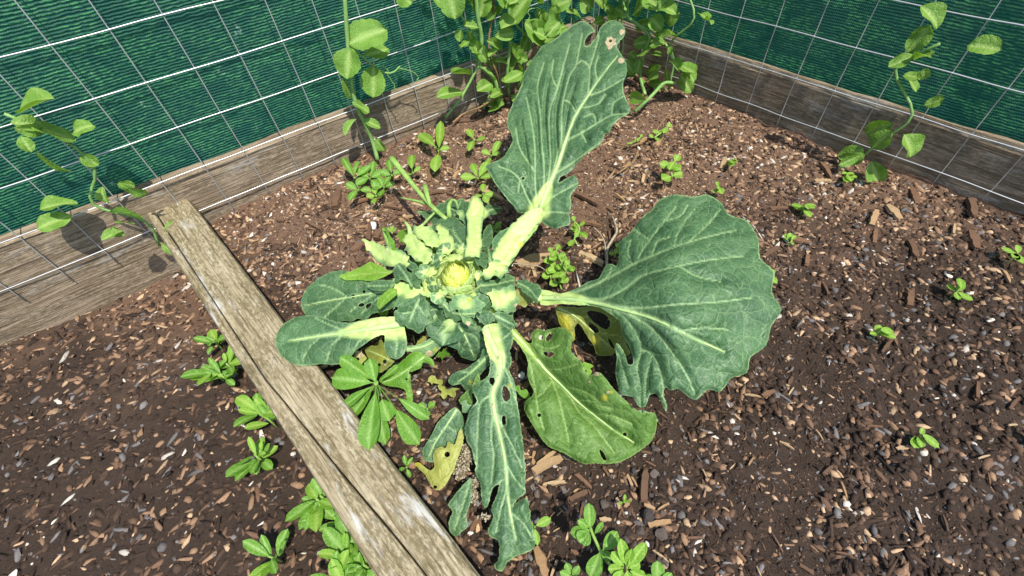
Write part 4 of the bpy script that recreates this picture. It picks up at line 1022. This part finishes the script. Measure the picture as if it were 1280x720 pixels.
# further peas along the fences, outside the photograph's strip
def wild_pea(origin, d, n, s, seed, label, hmax):
    r_ = np.random.default_rng(seed)
    root = thing('pea_plant', label, 'pea plant', origin+d*s+n*.05, 'pea plants further along the wire')
    p = origin+d*s+n*.05; pts = [p.copy()]
    z = 0
    while z < hmax:
        z += .075; pts.append(origin+d*(s+r_.uniform(-.05, .05))+n*(.035+r_.uniform(-.01, .03))+np.array([0, 0, z]))
    link('stem', tube_mesh('stem', pts, [.0032]*len(pts), 7, 1, (1, .2, 0), 4), M['vine'], root)
    for q in pts[1:]:
        for k in range(4):
            a = r_.uniform(0, 2*math.pi); L = r_.uniform(.03, .075)
            b = q+d*math.cos(a)*.03*r_.uniform(.4, 1.8)+n*r_.uniform(.0, .05)+np.array([0, 0, math.sin(a)*.04])
            t = b+d*math.cos(a)*L+n*r_.uniform(-.005, .03)+np.array([0, 0, math.sin(a)*L*.8])
            link('leaf', blade_mesh('leaf', b, t, L*r_.uniform(.55, .85), np.array([-.2, -.5, .8])+r_.normal(0, .3, 3), r_.uniform(.25, .55), 10, 6, r_.uniform(.05, .35), r_.uniform(0, .22), .03, seed+k, r_.uniform(.02, .1)), M['pea'], root)
for i, (s, h_) in enumerate([(-.70, .34), (.30, .5), (.47, .62), (.62, .6)]):
    wild_pea(FO, FD, FN, s, 200+i, 'pea vine in the thick tangle on the wire behind the tall cabbage leaf' if s > 0 else 'sparse lone pea vine on the wire beyond the end of the weathered timber', h_)
for i, (s, h_) in enumerate([(.14, .4), (.36, .4), (.95, .3)]):
    wild_pea(CORNER_R, RD, RN, s, 300+i, 'pea vine on the brown side board near the tip of the tall cabbage leaf' if s < .5 else 'sparse lone pea vine half way along the brown side board', h_)

# ------------------------------------------------------------------ weeds
def zleaf(par, b, t, w, zb, zt, mat='weed', seed=0, shape=.55, fold=.14, droop=.1, serr=.0, pet=0.0, wave=.02, n=10, m=6):
    base = P(b[0], b[1], zb); tip = P(t[0], t[1], zt)
    wm = w*depth_z(b[0], b[1], zb)/FPX
    return link('leaf', blade_mesh('leaf', base, tip, wm, (-.05, -.35, .93), shape, n, m, fold, droop, serr, seed, wave, pet), M[mat], par)
def zstem(par, pts, w, mat='weedstem', name='stem'):
    p3 = [P(*q) for q in pts]
    link(name, tube_mesh(name, p3, [w*.5*depth_z(*q)/FPX for q in pts], 7, 1, (.3, -.8, .5), 5), M[mat], par)
w1 = thing('leafy_weed', 'large bright green weed with spoon-shaped leaves beside the weathered timber', 'weed', P(470, 492, 0))
zstem(w1, [(470,492,-.01),(470,485,.05),(470,478,.085)], 6)
for i, (b, t, w, zb, zt) in enumerate([((470,479),(414,472),27,.085,.09),((471,479),(461,449),18,.085,.12),((469,477),(424,446),19,.085,.10),((469,482),(461,563),26,.085,.065),((474,482),(486,526),25,.07,.055),((473,481),(536,524),15,.08,.05),((473,483),(524,556),24,.07,.04),((471,484),(482,556),19,.06,.03),((468,482),(425,510),13,.075,.05),((474,477),(500,455),10,.07,.06),((467,481),(440,520),16,.06,.03),((471,480),(450,500),12,.06,.04)]):
    zleaf(w1, b, t, w, zb, zt, 'weed', i*1.7, .75, .16, .04, .0, .12 if i not in (4, 5, 6, 7) else .4)
# small weeds: centre pixel, leaves as (angle deg, length px, width px)
wg = 'small weeds in the soil'
def weed(x, y, leaves, label, z=.03, mat='weed2', name='small_weed', sw=2.5, shape=.5, pet=.15, stem=True, rise=.012):
    root = thing(name, label, 'weed', P(x, y, 0), wg)
    if stem: zstem(root, [(x, y, -.006), (x+.5, y-1, z*.5), (x, y-z*300/3, z)], sw)
    by = y-z*300/3
    for i, q in enumerate(leaves):
        a, L, w = q[:3]; ox, oy = (q[3], q[4]) if len(q) > 3 else (0, 0)
        zleaf(root, (x+ox, by+oy), (x+ox+L*math.cos(math.radians(a)), by+oy-L*math.sin(math.radians(a))), w, z, z+rise*(1 if a > 0 else -.4), mat, i*1.9+x, shape, .12, .08, 0, pet, n=8, m=4)
    return root
weed(548, 191, [(135,38,14),(88,42,12),(-100,26,14),(20,14,8)], 'four-leaved light green seedling in front of the weathered back board', .025)
weed(516, 218, [(95,26,11),(40,12,7),(200,10,6)], 'single upright green seedling beside the broken grassy stalk', .02)
weed(593, 176, [(120,18,9),(10,14,7),(240,14,9)], 'tiny seedling with round leaves in the shade near the pea stems', .012)
weed(597, 225, [(110,22,10),(170,22,11),(60,26,11),(10,22,8)], 'pale green seedling with four leaves left of the tall leaf edge', .02)
weed(604, 244, [(90,14,8),(0,14,9),(200,10,7),(-60,12,9)], 'pair-leaved seedling against the upright pale stalk', .015)
weed(614, 196, [(60,22,9),(150,14,8),(20,12,6),(240,12,7)], 'feathery little seedling by the left edge of the tall leaf', .015)
weed(480, 236, [(170,16,10),(120,14,10),(20,14,9),(70,18,8),(240,12,9)], 'low weed clump under the pea stem by the back board', .02, 'weed')
weed(462, 226, [(80,24,12),(140,20,12),(200,18,12),(30,20,12),(-40,16,12)], 'round-leaved weed under the pea plant at the board end', .03, 'weed')
weed(448, 240, [(70,22,10),(150,18,10),(0,16,9),(220,16,10)], 'drooping weed beside the round-leaved weed at the board end', .025, 'weed')
weed(490, 222, [(100,22,10),(30,14,9),(160,16,10)], 'upright weed between the pea stem and the broken grassy stalk', .03, 'weed')
weed(470, 246, [(10,10,8),(100,12,8),(180,12,9),(250,10,8)], 'small round-leaved seedling in front of the pea stem', .012, 'weed2')
weed(443, 226, [(40,26,9),(120,30,9),(80,24,8)], 'long-leaved weed at the foot of the pea stem', .04, 'weed')
def sprig(x0, y0, pairs, label, z0=.01, dz=.008, mat='weed2'):
    root = thing('chickweed', label, 'weed', P(x0, y0, 0), wg)
    pts = [(x0, y0, -.004)]; 
    for i, (x, y, a, L, w) in enumerate(pairs):
        z = z0+dz*i; pts.append((x, y, z))
        for s in (0, 180):
            zleaf(root, (x, y), (x+L*math.cos(math.radians(a+s)), y-L*.8*math.sin(math.radians(a+s))), w, z, z+.008, mat, i*2.1+s, .5, .1, .05, n=7, m=4, pet=.1)
    zstem(root, pts, 2)
    return root
sprig(702, 362, [(699,352,20,13,10),(701,344,100,12,9),(698,336,10,13,10),(702,328,70,12,10),(697,321,20,11,9),(695,313,60,10,8),(708,340,40,12,10),(712,332,120,10,8)], 'bushy bright chickweed clump on bare soil between the two big leaves', .008, .006)
sprig(690, 352, [(688,345,0,11,9),(689,334,70,11,9),(691,324,20,11,9),(690,316,110,9,7)], 'narrow chickweed stem leaning on the bushy clump', .008, .006)
sprig(722, 306, [(718,298,60,14,8),(724,290,140,13,8),(723,282,30,10,6),(718,277,100,9,6)], 'thin open chickweed under the tall leaf base', .006, .006)
sprig(768, 322, [(769,316,10,8,6),(771,310,80,8,6)], 'tiny two-pair chickweed at the upper edge of the broad leaf', .006, .006)
sprig(838, 222, [(840,220,20,14,14),(838,208,160,14,12),(843,202,60,12,10)], 'rounded weed on open soil above the broad leaf', .01, .008)
sprig(826, 170, [(826,164,10,10,8),(834,160,60,9,7),(818,172,150,8,5)], 'straggling little weed on the dry soil near the brown board', .005, .004)
sprig(781, 184, [(790,178,20,6,4),(800,172,60,6,4)], 'thin trailing weed on the dry soil below the white-spotted leaf', .004, .003)
# bottom right weeds
w4 = thing('leafy_weed', 'upright hairy weed with paired oval leaves in stony soil beside the long torn leaf', 'weed', P(762, 706, 0))
zstem(w4, [(764,708,-.01),(754,695,.02),(744,675,.045),(738,660,.06),(736,650,.07)], 4)
for i, (b, t, w, zb, zt, ) in enumerate([((738,662),(736,629),15,.07,.085),((738,662),(713,667),15,.065,.06),((737,663),(724,678),20,.065,.06),((738,660),(722,650),11,.07,.08),((743,668),(754,652),7,.06,.075),((753,688),(772,665),17,.045,.055),((750,690),(738,722),20,.03,.02),((750,688),(765,700),12,.03,.02)]):
    zleaf(w4, b, t, w, zb, zt, 'weed', i*1.4, .5, .2, .05, pet=.06)
w5 = thing('leafy_weed', 'bushy light green weed tip in stony soil below the green leaf on the soil', 'weed', P(782, 722, 0))
zstem(w5, [(786,730,-.01),(784,715,.03),(783,700,.06)], 4)
for i, (b, t, w, zb, zt) in enumerate([((782,706),(776,674),14,.06,.085),((784,708),(808,680),15,.06,.08),((780,708),(765,690),13,.06,.07),((783,708),(790,686),11,.06,.085),((778,712),(770,728),16,.05,.04),((786,710),(800,704),12,.055,.06),((784,712),(786,735),16,.05,.04),((780,710),(760,712),12,.05,.045),((788,714),(806,722),14,.05,.04)]):
    zleaf(w5, b, t, w, zb, zt, 'weed2', i*1.4, .5, .2, .05, pet=.06)
weed(822, 735, [(90,32,17),(40,24,12),(140,20,12)], 'oval-leaved weed beside the bushy light green weed tip', .02, 'weed')
weed(668, 660, [(25,22,11),(-80,24,9),(150,10,6)], 'seedling with a drooping yellow leaf beside the long torn leaf', .02, 'weed2')
weed(714, 722, [(110,18,10),(50,16,9),(160,14,9)], 'small seedling at the foot of the upright hairy weed', .015, 'weed')
weed(508, 585, [(100,16,6),(60,14,5),(-70,14,6),(200,10,5)], 'thin seedling in the dark soil next to the timber', .008, 'weed')
weed(534, 512, [(40,12,9),(150,12,9),(-90,10,9)], 'round seedling in dark soil among the shed leaf scraps', .01, 'weed')
weed(780, 628, [(80,9,4),(10,8,4),(200,7,4)], 'minute seedling among the stones below the green leaf', .006, 'weed2')
weed(540, 296, [(60,12,6),(120,12,6)], 'small seedling tucked behind the pale young leaves', .02, 'weed2')
weed(490, 292, [(80,10,3),(100,9,3),(50,9,3),(130,9,3)], 'tuft of fine grass left of the pale young leaves', .008, 'weed2')
weed(618, 290, [(60,14,8),(-10,12,8),(130,10,7)], 'yellowish seedling at the foot of the upright pale stalk', .01, 'weed2')
weed(480, 398, [(120,14,8),(60,10,6)], 'seedling between the left cabbage leaves', .015, 'weed2')

# ------------------------------------------------------------------ beyond the photograph's strip
# weeds along the outer side of the timber
rw = np.random.default_rng(21)
FLOORZ[0] = GZ+.01
for i in range(20):
    s = rw.uniform(-.5, .42); off = -TW-.03-abs(rw.normal(0, .13)) if i > 9 else -TW-rw.uniform(.02, .07)
    if i < 4: s = .02+.05*i; off = -TW-.025
    p = TO_+TD*s+TN*off; p[2] = out_h(p[0], p[1])
    root = thing('small_weed', 'bright leafy weed on the lower ground along the outer side of the timber', 'weed', p, 'weeds outside the timber')
    for k in range(rw.integers(6, 11)):
        a = rw.uniform(0, 6.28); L = rw.uniform(.018, .05)
        b = p+np.array([math.cos(a)*.004, math.sin(a)*.004, .02+rw.uniform(0, .03)])
        t = b+np.array([math.cos(a)*L, math.sin(a)*L, rw.uniform(0, .035)])
        link('leaf', blade_mesh('leaf', b, t, L*.5, (0, 0, 1), .6, 8, 4, .14, .12, .02, k+i), M['weed' if k % 3 else 'weed2'], root)
    link('stem', tube_mesh('stem', [p-[0, 0, .01], p+[0, 0, .05]], [.002, .0018], 6, 1, (1, 0, 0), 2), M['weedstem'], root)
FLOORZ[0] = .004
# scattered seedlings on the open soil to the right of the photograph's strip
for i in range(26):
    p = np.array([rw.uniform(.5, 1.35), rw.uniform(-.1, 1.2), 0])
    if not in_bed(p[0], p[1], .1): continue
    p[2] = soil_h(p[0], p[1])
    root = thing('small_weed', 'bright seedling on the open soil on the far side of the broad torn leaf', 'weed', p, 'seedlings on the open soil')
    for k in range(rw.integers(4, 8)):
        a = rw.uniform(0, 6.28); L = rw.uniform(.012, .03)
        b = p+np.array([0, 0, .012+.004*k]); t = b+np.array([math.cos(a)*L, math.sin(a)*L, rw.uniform(0, .008)])
        link('leaf', blade_mesh('leaf', b, t, L*.6, (0, 0, 1), .5, 7, 4, .1, .08, 0, k+i), M['weed2'], root)
    link('stem', tube_mesh('stem', [p-[0, 0, .01], p+[0, 0, .012+.004*k]], [.0012, .001], 6, 1, (1, 0, 0), 2), M['weedstem'], root)

# ------------------------------------------------------------------ soil crumbs, chips, stones, twigs
def crumb_mesh(name, pos, size, elong, tint, seed):
    r_ = np.random.default_rng(seed); n = len(pos)
    ico = np.array([(0, 0, 1), (.89, 0, .45), (.28, .85, .45), (-.72, .53, .45), (-.72, -.53, .45), (.28, -.85, .45), (.72, .53, -.45), (-.28, .85, -.45), (-.89, 0, -.45), (-.28, -.85, -.45), (.72, -.53, -.45), (0, 0, -1)])
    fi = np.array([(0,1,2),(0,2,3),(0,3,4),(0,4,5),(0,5,1),(1,6,2),(2,7,3),(3,8,4),(4,9,5),(5,10,1),(2,6,7),(3,7,8),(4,8,9),(5,9,10),(1,10,6)])   # the buried cap is left off
    jit = 1+r_.uniform(-.38, .38, (n, 12, 1))
    V = ico[None]*jit*np.stack([elong, 1/np.sqrt(elong), .62/np.sqrt(elong)], 1)[:, None, :]*size[:, None, None]
    # random yaw plus tilt
    ya = r_.uniform(0, 2*np.pi, n); ti = r_.normal(0, .35, n)
    ct, st_ = np.cos(ti)[:, None], np.sin(ti)[:, None]
    x, y, z = V[..., 0], V[..., 1], V[..., 2]
    x, z = x*ct+z*st_, -x*st_+z*ct
    c, s = np.cos(ya)[:, None], np.sin(ya)[:, None]
    V = np.stack([x*c-y*s, x*s+y*c, z], -1)+pos[:, None, :]
    Fa = (fi[None]+(np.arange(n)*12)[:, None, None]).reshape(-1, 3)
    me = bpy.data.meshes.new(name)
    me.vertices.add(n*12); me.vertices.foreach_set('co', V.reshape(-1).astype(np.float32))
    me.loops.add(len(Fa)*3); me.loops.foreach_set('vertex_index', Fa.reshape(-1).astype(np.int32))
    me.polygons.add(len(Fa)); me.polygons.foreach_set('loop_start', np.arange(0, len(Fa)*3, 3, dtype=np.int32))
    me.update(calc_edges=True)
    col_attr(me, 'tint', np.repeat(tint, 12, 0))
    return me
def spread(n, keep, x0, x1, y0, y1, hf, seed):
    r_ = np.random.default_rng(seed); out = []
    while len(out) < n:
        x, y = r_.uniform(x0, x1), r_.uniform(y0, y1)
        if keep(x, y): out.append((x, y, hf(x, y)))
    return np.array(out)
def tints(pos, seed, dryshift=0.0):
    r_ = np.random.default_rng(seed); n = len(pos)
    pal_ = np.array([(.026, .016, .011), (.055, .033, .021), (.125, .072, .043), (.24, .145, .085), (.40, .27, .16), (.13, .12, .115), (.52, .47, .40)])
    dry = np.clip((pos[:, 1]-.55)/.4+.4*np.array([noise.noise((p[0]*3, p[1]*3, 2)) for p in pos])+dryshift, 0, 1)
    cd = np.cumsum([.34, .27, .17, .08, .04, .085, .015]); cl = np.cumsum([.06, .15, .28, .28, .17, .025, .035])
    u = r_.random(n)
    ia = np.searchsorted(cd, u*.999); ib = np.searchsorted(cl, u*.999)
    idx = np.where(r_.random(n) < dry, ib, ia)
    return pal_[np.clip(idx, 0, 6)]*r_.uniform(.7, 1.3, (n, 1))
near = lambda x, y: in_bed(x, y, .004) and abs(x) < .62
NC = 52000
pos = spread(NC, near, -.95, .62, -.15, 1.62, soil_h, 31)
rz = np.random.default_rng(32)
size = (.0013+.0048*rz.random(NC)**2.6)*(.7+.6*np.array([noise.noise((q[0]*7, q[1]*7, 9)) > -.1 for q in pos]))
crumbs = link('soil_crumbs', crumb_mesh('soil_crumbs', pos, size, np.where(rz.random(NC) < .12, rz.uniform(2.5, 5.5, NC), rz.uniform(1, 2.3, NC)), tints(pos, 33), 34), M['crumb'])
tag(crumbs, 'crumbs of brown soil and fine bark scattered round the cabbage', 'soil', kind='stuff')
far = lambda x, y: in_bed(x, y, .004) and abs(x) >= .62
NF = 26000
pos = spread(NF, far, -1.1, 1.7, -.5, 1.9, soil_h, 41)
size = .002+.006*rz.random(NF)**2.6
cr2 = link('soil_crumbs', crumb_mesh('soil_crumbs', pos, size, rz.uniform(1, 2.2, NF), tints(pos, 43), 44), M['crumb'])
tag(cr2, 'crumbs of soil and bark at the far ends of the bed', 'soil', kind='stuff')
NO = 16000
pos = spread(NO, lambda x, y: sdist((x, y), TO_, TN) < -TW-.002 and sdist((x, y), FO, FN) > -.02, -1.9, .1, -.5, 1.0, out_h, 51)
size = .0025+.007*rz.random(NO)**2.6
cr3 = link('bark_mulch', crumb_mesh('bark_mulch', pos, size, rz.uniform(1, 3.0, NO), tints(pos, 53, .1), 54), M['crumb'])
tag(cr3, 'dark bark mulch on the lower ground outside the timber', 'mulch', kind='stuff')
# single chips and stones
def chip_mesh(L, W, T, seed, pointed):
    r_ = np.random.default_rng(seed); V, Fs = [], []
    n = 6
    for i in range(n+1):
        t = i/n; x = (t-.5)*L
        w = W*.5*(1-(pointed*.75*max(0, 2*t-1)**3)-.25*pointed*max(0, 1-2*t)**6)*(1+r_.uniform(-.25, .2))
        bz = .03*L*math.sin(t*3.14)
        for y, z in ((-w, -.3*T), (-w*.8, T*.5), (w*.8, T*.5+r_.uniform(-.1, .1)*T), (w, -.3*T), (0, -T*.5)):
            V.append((x+r_.uniform(-.07, .07)*L, y+.05*W*math.sin(t*4), z+bz))
    for i in range(n):
        for j in range(5): Fs.append((i*5+j, (i+1)*5+j, (i+1)*5+(j+1) % 5, i*5+(j+1) % 5))
    Fs.append((4, 3, 2, 1, 0)); Fs.append(tuple(n*5+j for j in range(5)))
    return mesh_from('wood_chip', V, Fs, False)
def stone_mesh(L, W, T, seed):
    V, Fs = [], []; nu, nv = 14, 9
    r_ = np.random.default_rng(seed+500); N = r_.normal(size=(11, 3)); N /= np.linalg.norm(N, axis=1)[:, None]; off = r_.uniform(.62, 1.0, 11)
    for j in range(nv+1):
        for i in range(nu):
            th = math.pi*j/nv; ph = 2*math.pi*i/nu
            d = np.array([math.sin(th)*math.cos(ph), math.sin(th)*math.sin(ph), math.cos(th)])
            dt = N@d
            k = min(1.15, (off[dt > .15]/dt[dt > .15]).min() if (dt > .15).any() else 1.15)*(1+.06*noise.noise(tuple(d*5+seed)))
            V.append(d*k*np.array([L, W, T])*.5)
    for j in range(nv):
        for i in range(nu): Fs.append((j*nu+i, (j+1)*nu+i, (j+1)*nu+(i+1) % nu, j*nu+(i+1) % nu))
    return mesh_from('stone', V, Fs, False)
chips_p = [chip_mesh(1, w, .16, i, p) for i, (w, p) in enumerate([(.22, .5), (.3, .7), (.18, .3), (.4, .6), (.14, .8), (.26, .2)])]
stones = [stone_mesh(1, .78, .62, i) for i in range(5)]
def put(me, name, mat, x, y, L, ang, label, cat, group, lift=.25, tilt=.08, z=None):
    o = bpy.data.objects.new(name, me.copy() if False else me); C.objects.link(o)
    if not me.materials: me.materials.append(None)
    o.material_slots[0].link = 'OBJECT'; o.material_slots[0].material = M[mat]
    h = soil_h(x, y) if z is None else z
    o.location = (x, y, h+.003+L*lift*.22); o.scale = (L, L, L)
    o.rotation_euler = (rz.normal(0, tilt), rz.normal(0, tilt), ang)
    o['label'] = label; o['category'] = cat; o['group'] = group
    return o
def chip_px(x, y, Lp, deg, mat, k, label=None):
    p = P(x, y, 0); q1 = P(x+math.cos(math.radians(deg))*Lp/2, y-math.sin(math.radians(deg))*Lp/2, 0); q0 = P(x-math.cos(math.radians(deg))*Lp/2, y+math.sin(math.radians(deg))*Lp/2, 0)
    d = q1-q0
    lab = {'chip_pale': 'pale splinter of wood lying on the dark soil', 'chip_brown': 'brown bark chip lying on the soil'}[mat]
    put(chips_p[k % 6], 'wood_chip', mat, p[0], p[1], float(np.hypot(d[0], d[1])), math.atan2(d[1], d[0]), lab, 'wood chip', 'pale wood splinters' if mat == 'chip_pale' else 'brown bark chips')
# those that can be told apart in the photograph
for i, (x, y, L, a, m_) in enumerate([(684,577,40,28,'chip_pale'),(682,570,30,40,'chip_pale'),(667,570,22,88,'chip_pale'),(695,600,32,8,'chip_pale'),(676,700,38,-70,'chip_pale'),(692,710,26,70,'chip_pale'),(788,598,16,-65,'chip_pale'),(794,600,14,-60,'chip_pale'),(826,652,28,12,'chip_pale'),(828,693,24,-38,'chip_pale'),(813,631,14,-20,'chip_pale'),(830,632,16,30,'chip_pale'),(768,594,5,80,'chip_pale'),
    (659,567,12,10,'chip_pale'),(662,595,9,30,'chip_pale'),(696,660,10,30,'chip_pale'),(773,628,14,-75,'chip_pale'),(778,636,16,-70,'chip_brown'),(806,606,38,88,'chip_brown'),(730,598,26,-40,'chip_brown'),(725,615,26,25,'chip_brown'),(728,634,20,80,'chip_brown'),(757,648,14,0,'chip_pale'),(814,578,14,-25,'chip_brown'),(758,588,14,-55,'chip_brown'),
    (738,275,28,-8,'chip_brown'),(740,318,32,-28,'chip_pale'),(776,245,16,-35,'chip_pale'),(668,317,42,12,'chip_pale'),(664,320,34,16,'chip_pale'),(657,335,10,60,'chip_brown'),(662,340,12,20,'chip_brown'),(805,218,10,80,'chip_pale'),(733,248,30,-25,'chip_brown'),(768,210,14,-30,'chip_brown'),
    (490,255,22,-8,'chip_brown'),(452,249,20,15,'chip_brown'),(460,285,20,82,'chip_brown'),(474,284,22,60,'chip_brown'),(472,300,22,40,'chip_pale'),(446,302,22,35,'chip_brown'),(448,277,14,5,'chip_pale'),(506,268,18,20,'chip_pale'),(490,272,14,30,'chip_brown'),(462,258,14,0,'chip_pale'),(500,262,16,-5,'chip_brown'),(585,243,20,20,'chip_pale'),(560,206,12,-10,'chip_pale'),(569,212,12,60,'chip_pale'),(616,240,26,-18,'chip_pale'),(545,236,18,10,'chip_brown'),(562,236,16,-20,'chip_brown'),(450,320,16,20,'chip_brown'),(444,335,16,10,'chip_brown'),(826,168,12,60,'chip_pale'),(640,590,10,40,'chip_brown'),(590,652,26,65,'chip_brown'),(583,640,20,80,'chip_brown'),(720,690,14,-30,'chip_brown'),(690,640,12,50,'chip_brown'),(710,622,12,70,'chip_brown')]):
    chip_px(x, y, L, a, m_, i*5+1)
rc = np.random.default_rng(77)
for i in range(150):
    while True:
        x, y = rc.uniform(440, 840), rc.uniform(140, 718)
        p = P(x, y)
        if in_bed(p[0], p[1], .015): break
    top = p[1] > .62
    chip_px(x, y, rc.uniform(7, 15 if top else 13), rc.uniform(-90, 90), 'chip_pale' if rc.random() < (.36 if top else .25) else 'chip_brown', int(rc.integers(0, 6)))
for i in range(90):                                        # the bed and the lower ground go on beyond the strip
    x, y = (rc.uniform(845, 1275), rc.uniform(120, 715)) if i % 3 else (rc.uniform(260, 435), rc.uniform(240, 460))
    p = P(x, y)
    if in_bed(p[0], p[1], .03): chip_px(x, y, rc.uniform(8, 24), rc.uniform(-90, 90), 'chip_pale' if rc.random() < .35 else 'chip_brown', int(rc.integers(0, 6)))
for i in range(70):
    while True:
        x, y = (rc.uniform(655, 842), rc.uniform(545, 720)) if i < 38 else (rc.uniform(480, 842), rc.uniform(180, 715))
        p = P(x, y)
        if in_bed(p[0], p[1], .015): break
    L = rc.uniform(5, 11 if i < 38 else 9)*depth_z(x, y, 0)/FPX
    put(stones[i % 5], 'stone', 'stone', p[0], p[1], L, rc.uniform(0, 6.28), 'small dark grey stone lying in the soil', 'stone', 'dark stones in the soil', .45, .2)
for x, y, L in [(811,645,26),(829,665,18),(802,662,14),(818,590,14),(756,628,14),(815,618,8)]:
    p = P(x, y); put(stones[(x+y) % 5], 'stone', 'stone', p[0], p[1], L*depth_z(x, y, 0)/FPX, x*.3, 'small dark grey stone lying in the soil', 'stone', 'dark stones in the soil', .45, .1)
for i, (x, y, L, lab) in enumerate([(585,662,8,'white pebble in the dark soil near the tip of a small fallen leaf'),(652,468,13,'white stone beside the long torn leaf'),(811,677,7,'white pebble among dark stones near the bushy weed tip'),(783,640,5,'tiny white pebble below the green leaf on the soil')]):
    p = P(x, y); put(stones[i], 'pebble', 'white', p[0], p[1], L*depth_z(x, y, 0)/FPX, i, lab, 'pebble', 'white pebbles', .5, .1)
p = P(464, 277); put(stones[2], 'plastic_scrap', 'white', p[0], p[1], .026, 1.9, 'crumpled bluish white scrap lying on the bark by the pale young leaves', 'scrap', 'scraps', .4, .2)
# dry twigs
def twig(pts, w, label, mat='twig'):
    p3 = [P(x, y, z) for x, y, z in pts]
    r = [w*.5*depth_z(*q)/FPX*k for q, k in zip(pts, np.linspace(1, .6, len(pts)))]
    o = link('twig', tube_mesh('twig', p3, r, 7, .8, sub=6, groove=.06), M[mat]); tag(o, label, 'twig')
twig([(758,332,.006),(759,312,.01),(765,300,.012),(771,289,.012),(768,277,.01),(765,270,.006)], 4, 'forked grey twig standing by the upper edge of the broad leaf')
twig([(757,322,.006),(756,304,.01),(750,292,.008),(742,284,.006)], 2.4, 'thin grey twig leaning on the forked grey twig')
twig([(638,329,.012),(660,331,.008),(674,333,.006),(683,339,.005)], 2, 'straight dry straw lying by the bushy chickweed')
twig([(771,217,.005),(785,208,.006),(793,200,.006),(798,186,.005)], 2.4, 'bent dry stem on the open soil by the tall leaf', 'drystem')
twig([(788,183,.004),(806,176,.005),(818,165,.006),(832,148,.006),(842,138,.004)], 2.2, 'long dry stalk trailing over the soil towards the brown board', 'drystem')
twig([(768,179,.004),(778,181,.008),(786,183,.008)], 2, 'short dry curl of stem at the edge of the tall leaf', 'drystem')
# frass and chewed debris under the hanging leaf
rf = np.random.default_rng(91); fp = []
for cx, cy, sx, sy, n in [(584,566,7,10,420),(576,586,7,11,420),(594,602,8,6,160),(592,618,5,9,150),(606,646,6,3,60)]:
    for k in range(n):
        x, y = cx+rf.normal(0, sx*.55), cy+rf.normal(0, sy*.55)
        z = .008+.016*max(0, 1-((x-cx)/sx)**2*.5-((y-cy)/sy)**2*.5)*rf.random()
        fp.append(P(x, y, z))
fp = np.array(fp)
ft = np.array([(.30, .25, .17), (.42, .37, .27), (.20, .16, .10), (.13, .10, .06)])[rf.integers(0, 4, len(fp))]
fo = link('debris_pile', crumb_mesh('debris_pile', fp, rf.uniform(.0011, .0024, len(fp)), rf.uniform(1, 2, len(fp)), ft, 92), M['crumb'])
tag(fo, 'heap of grey-brown grainy droppings beneath the long torn leaf', 'debris', kind='stuff')
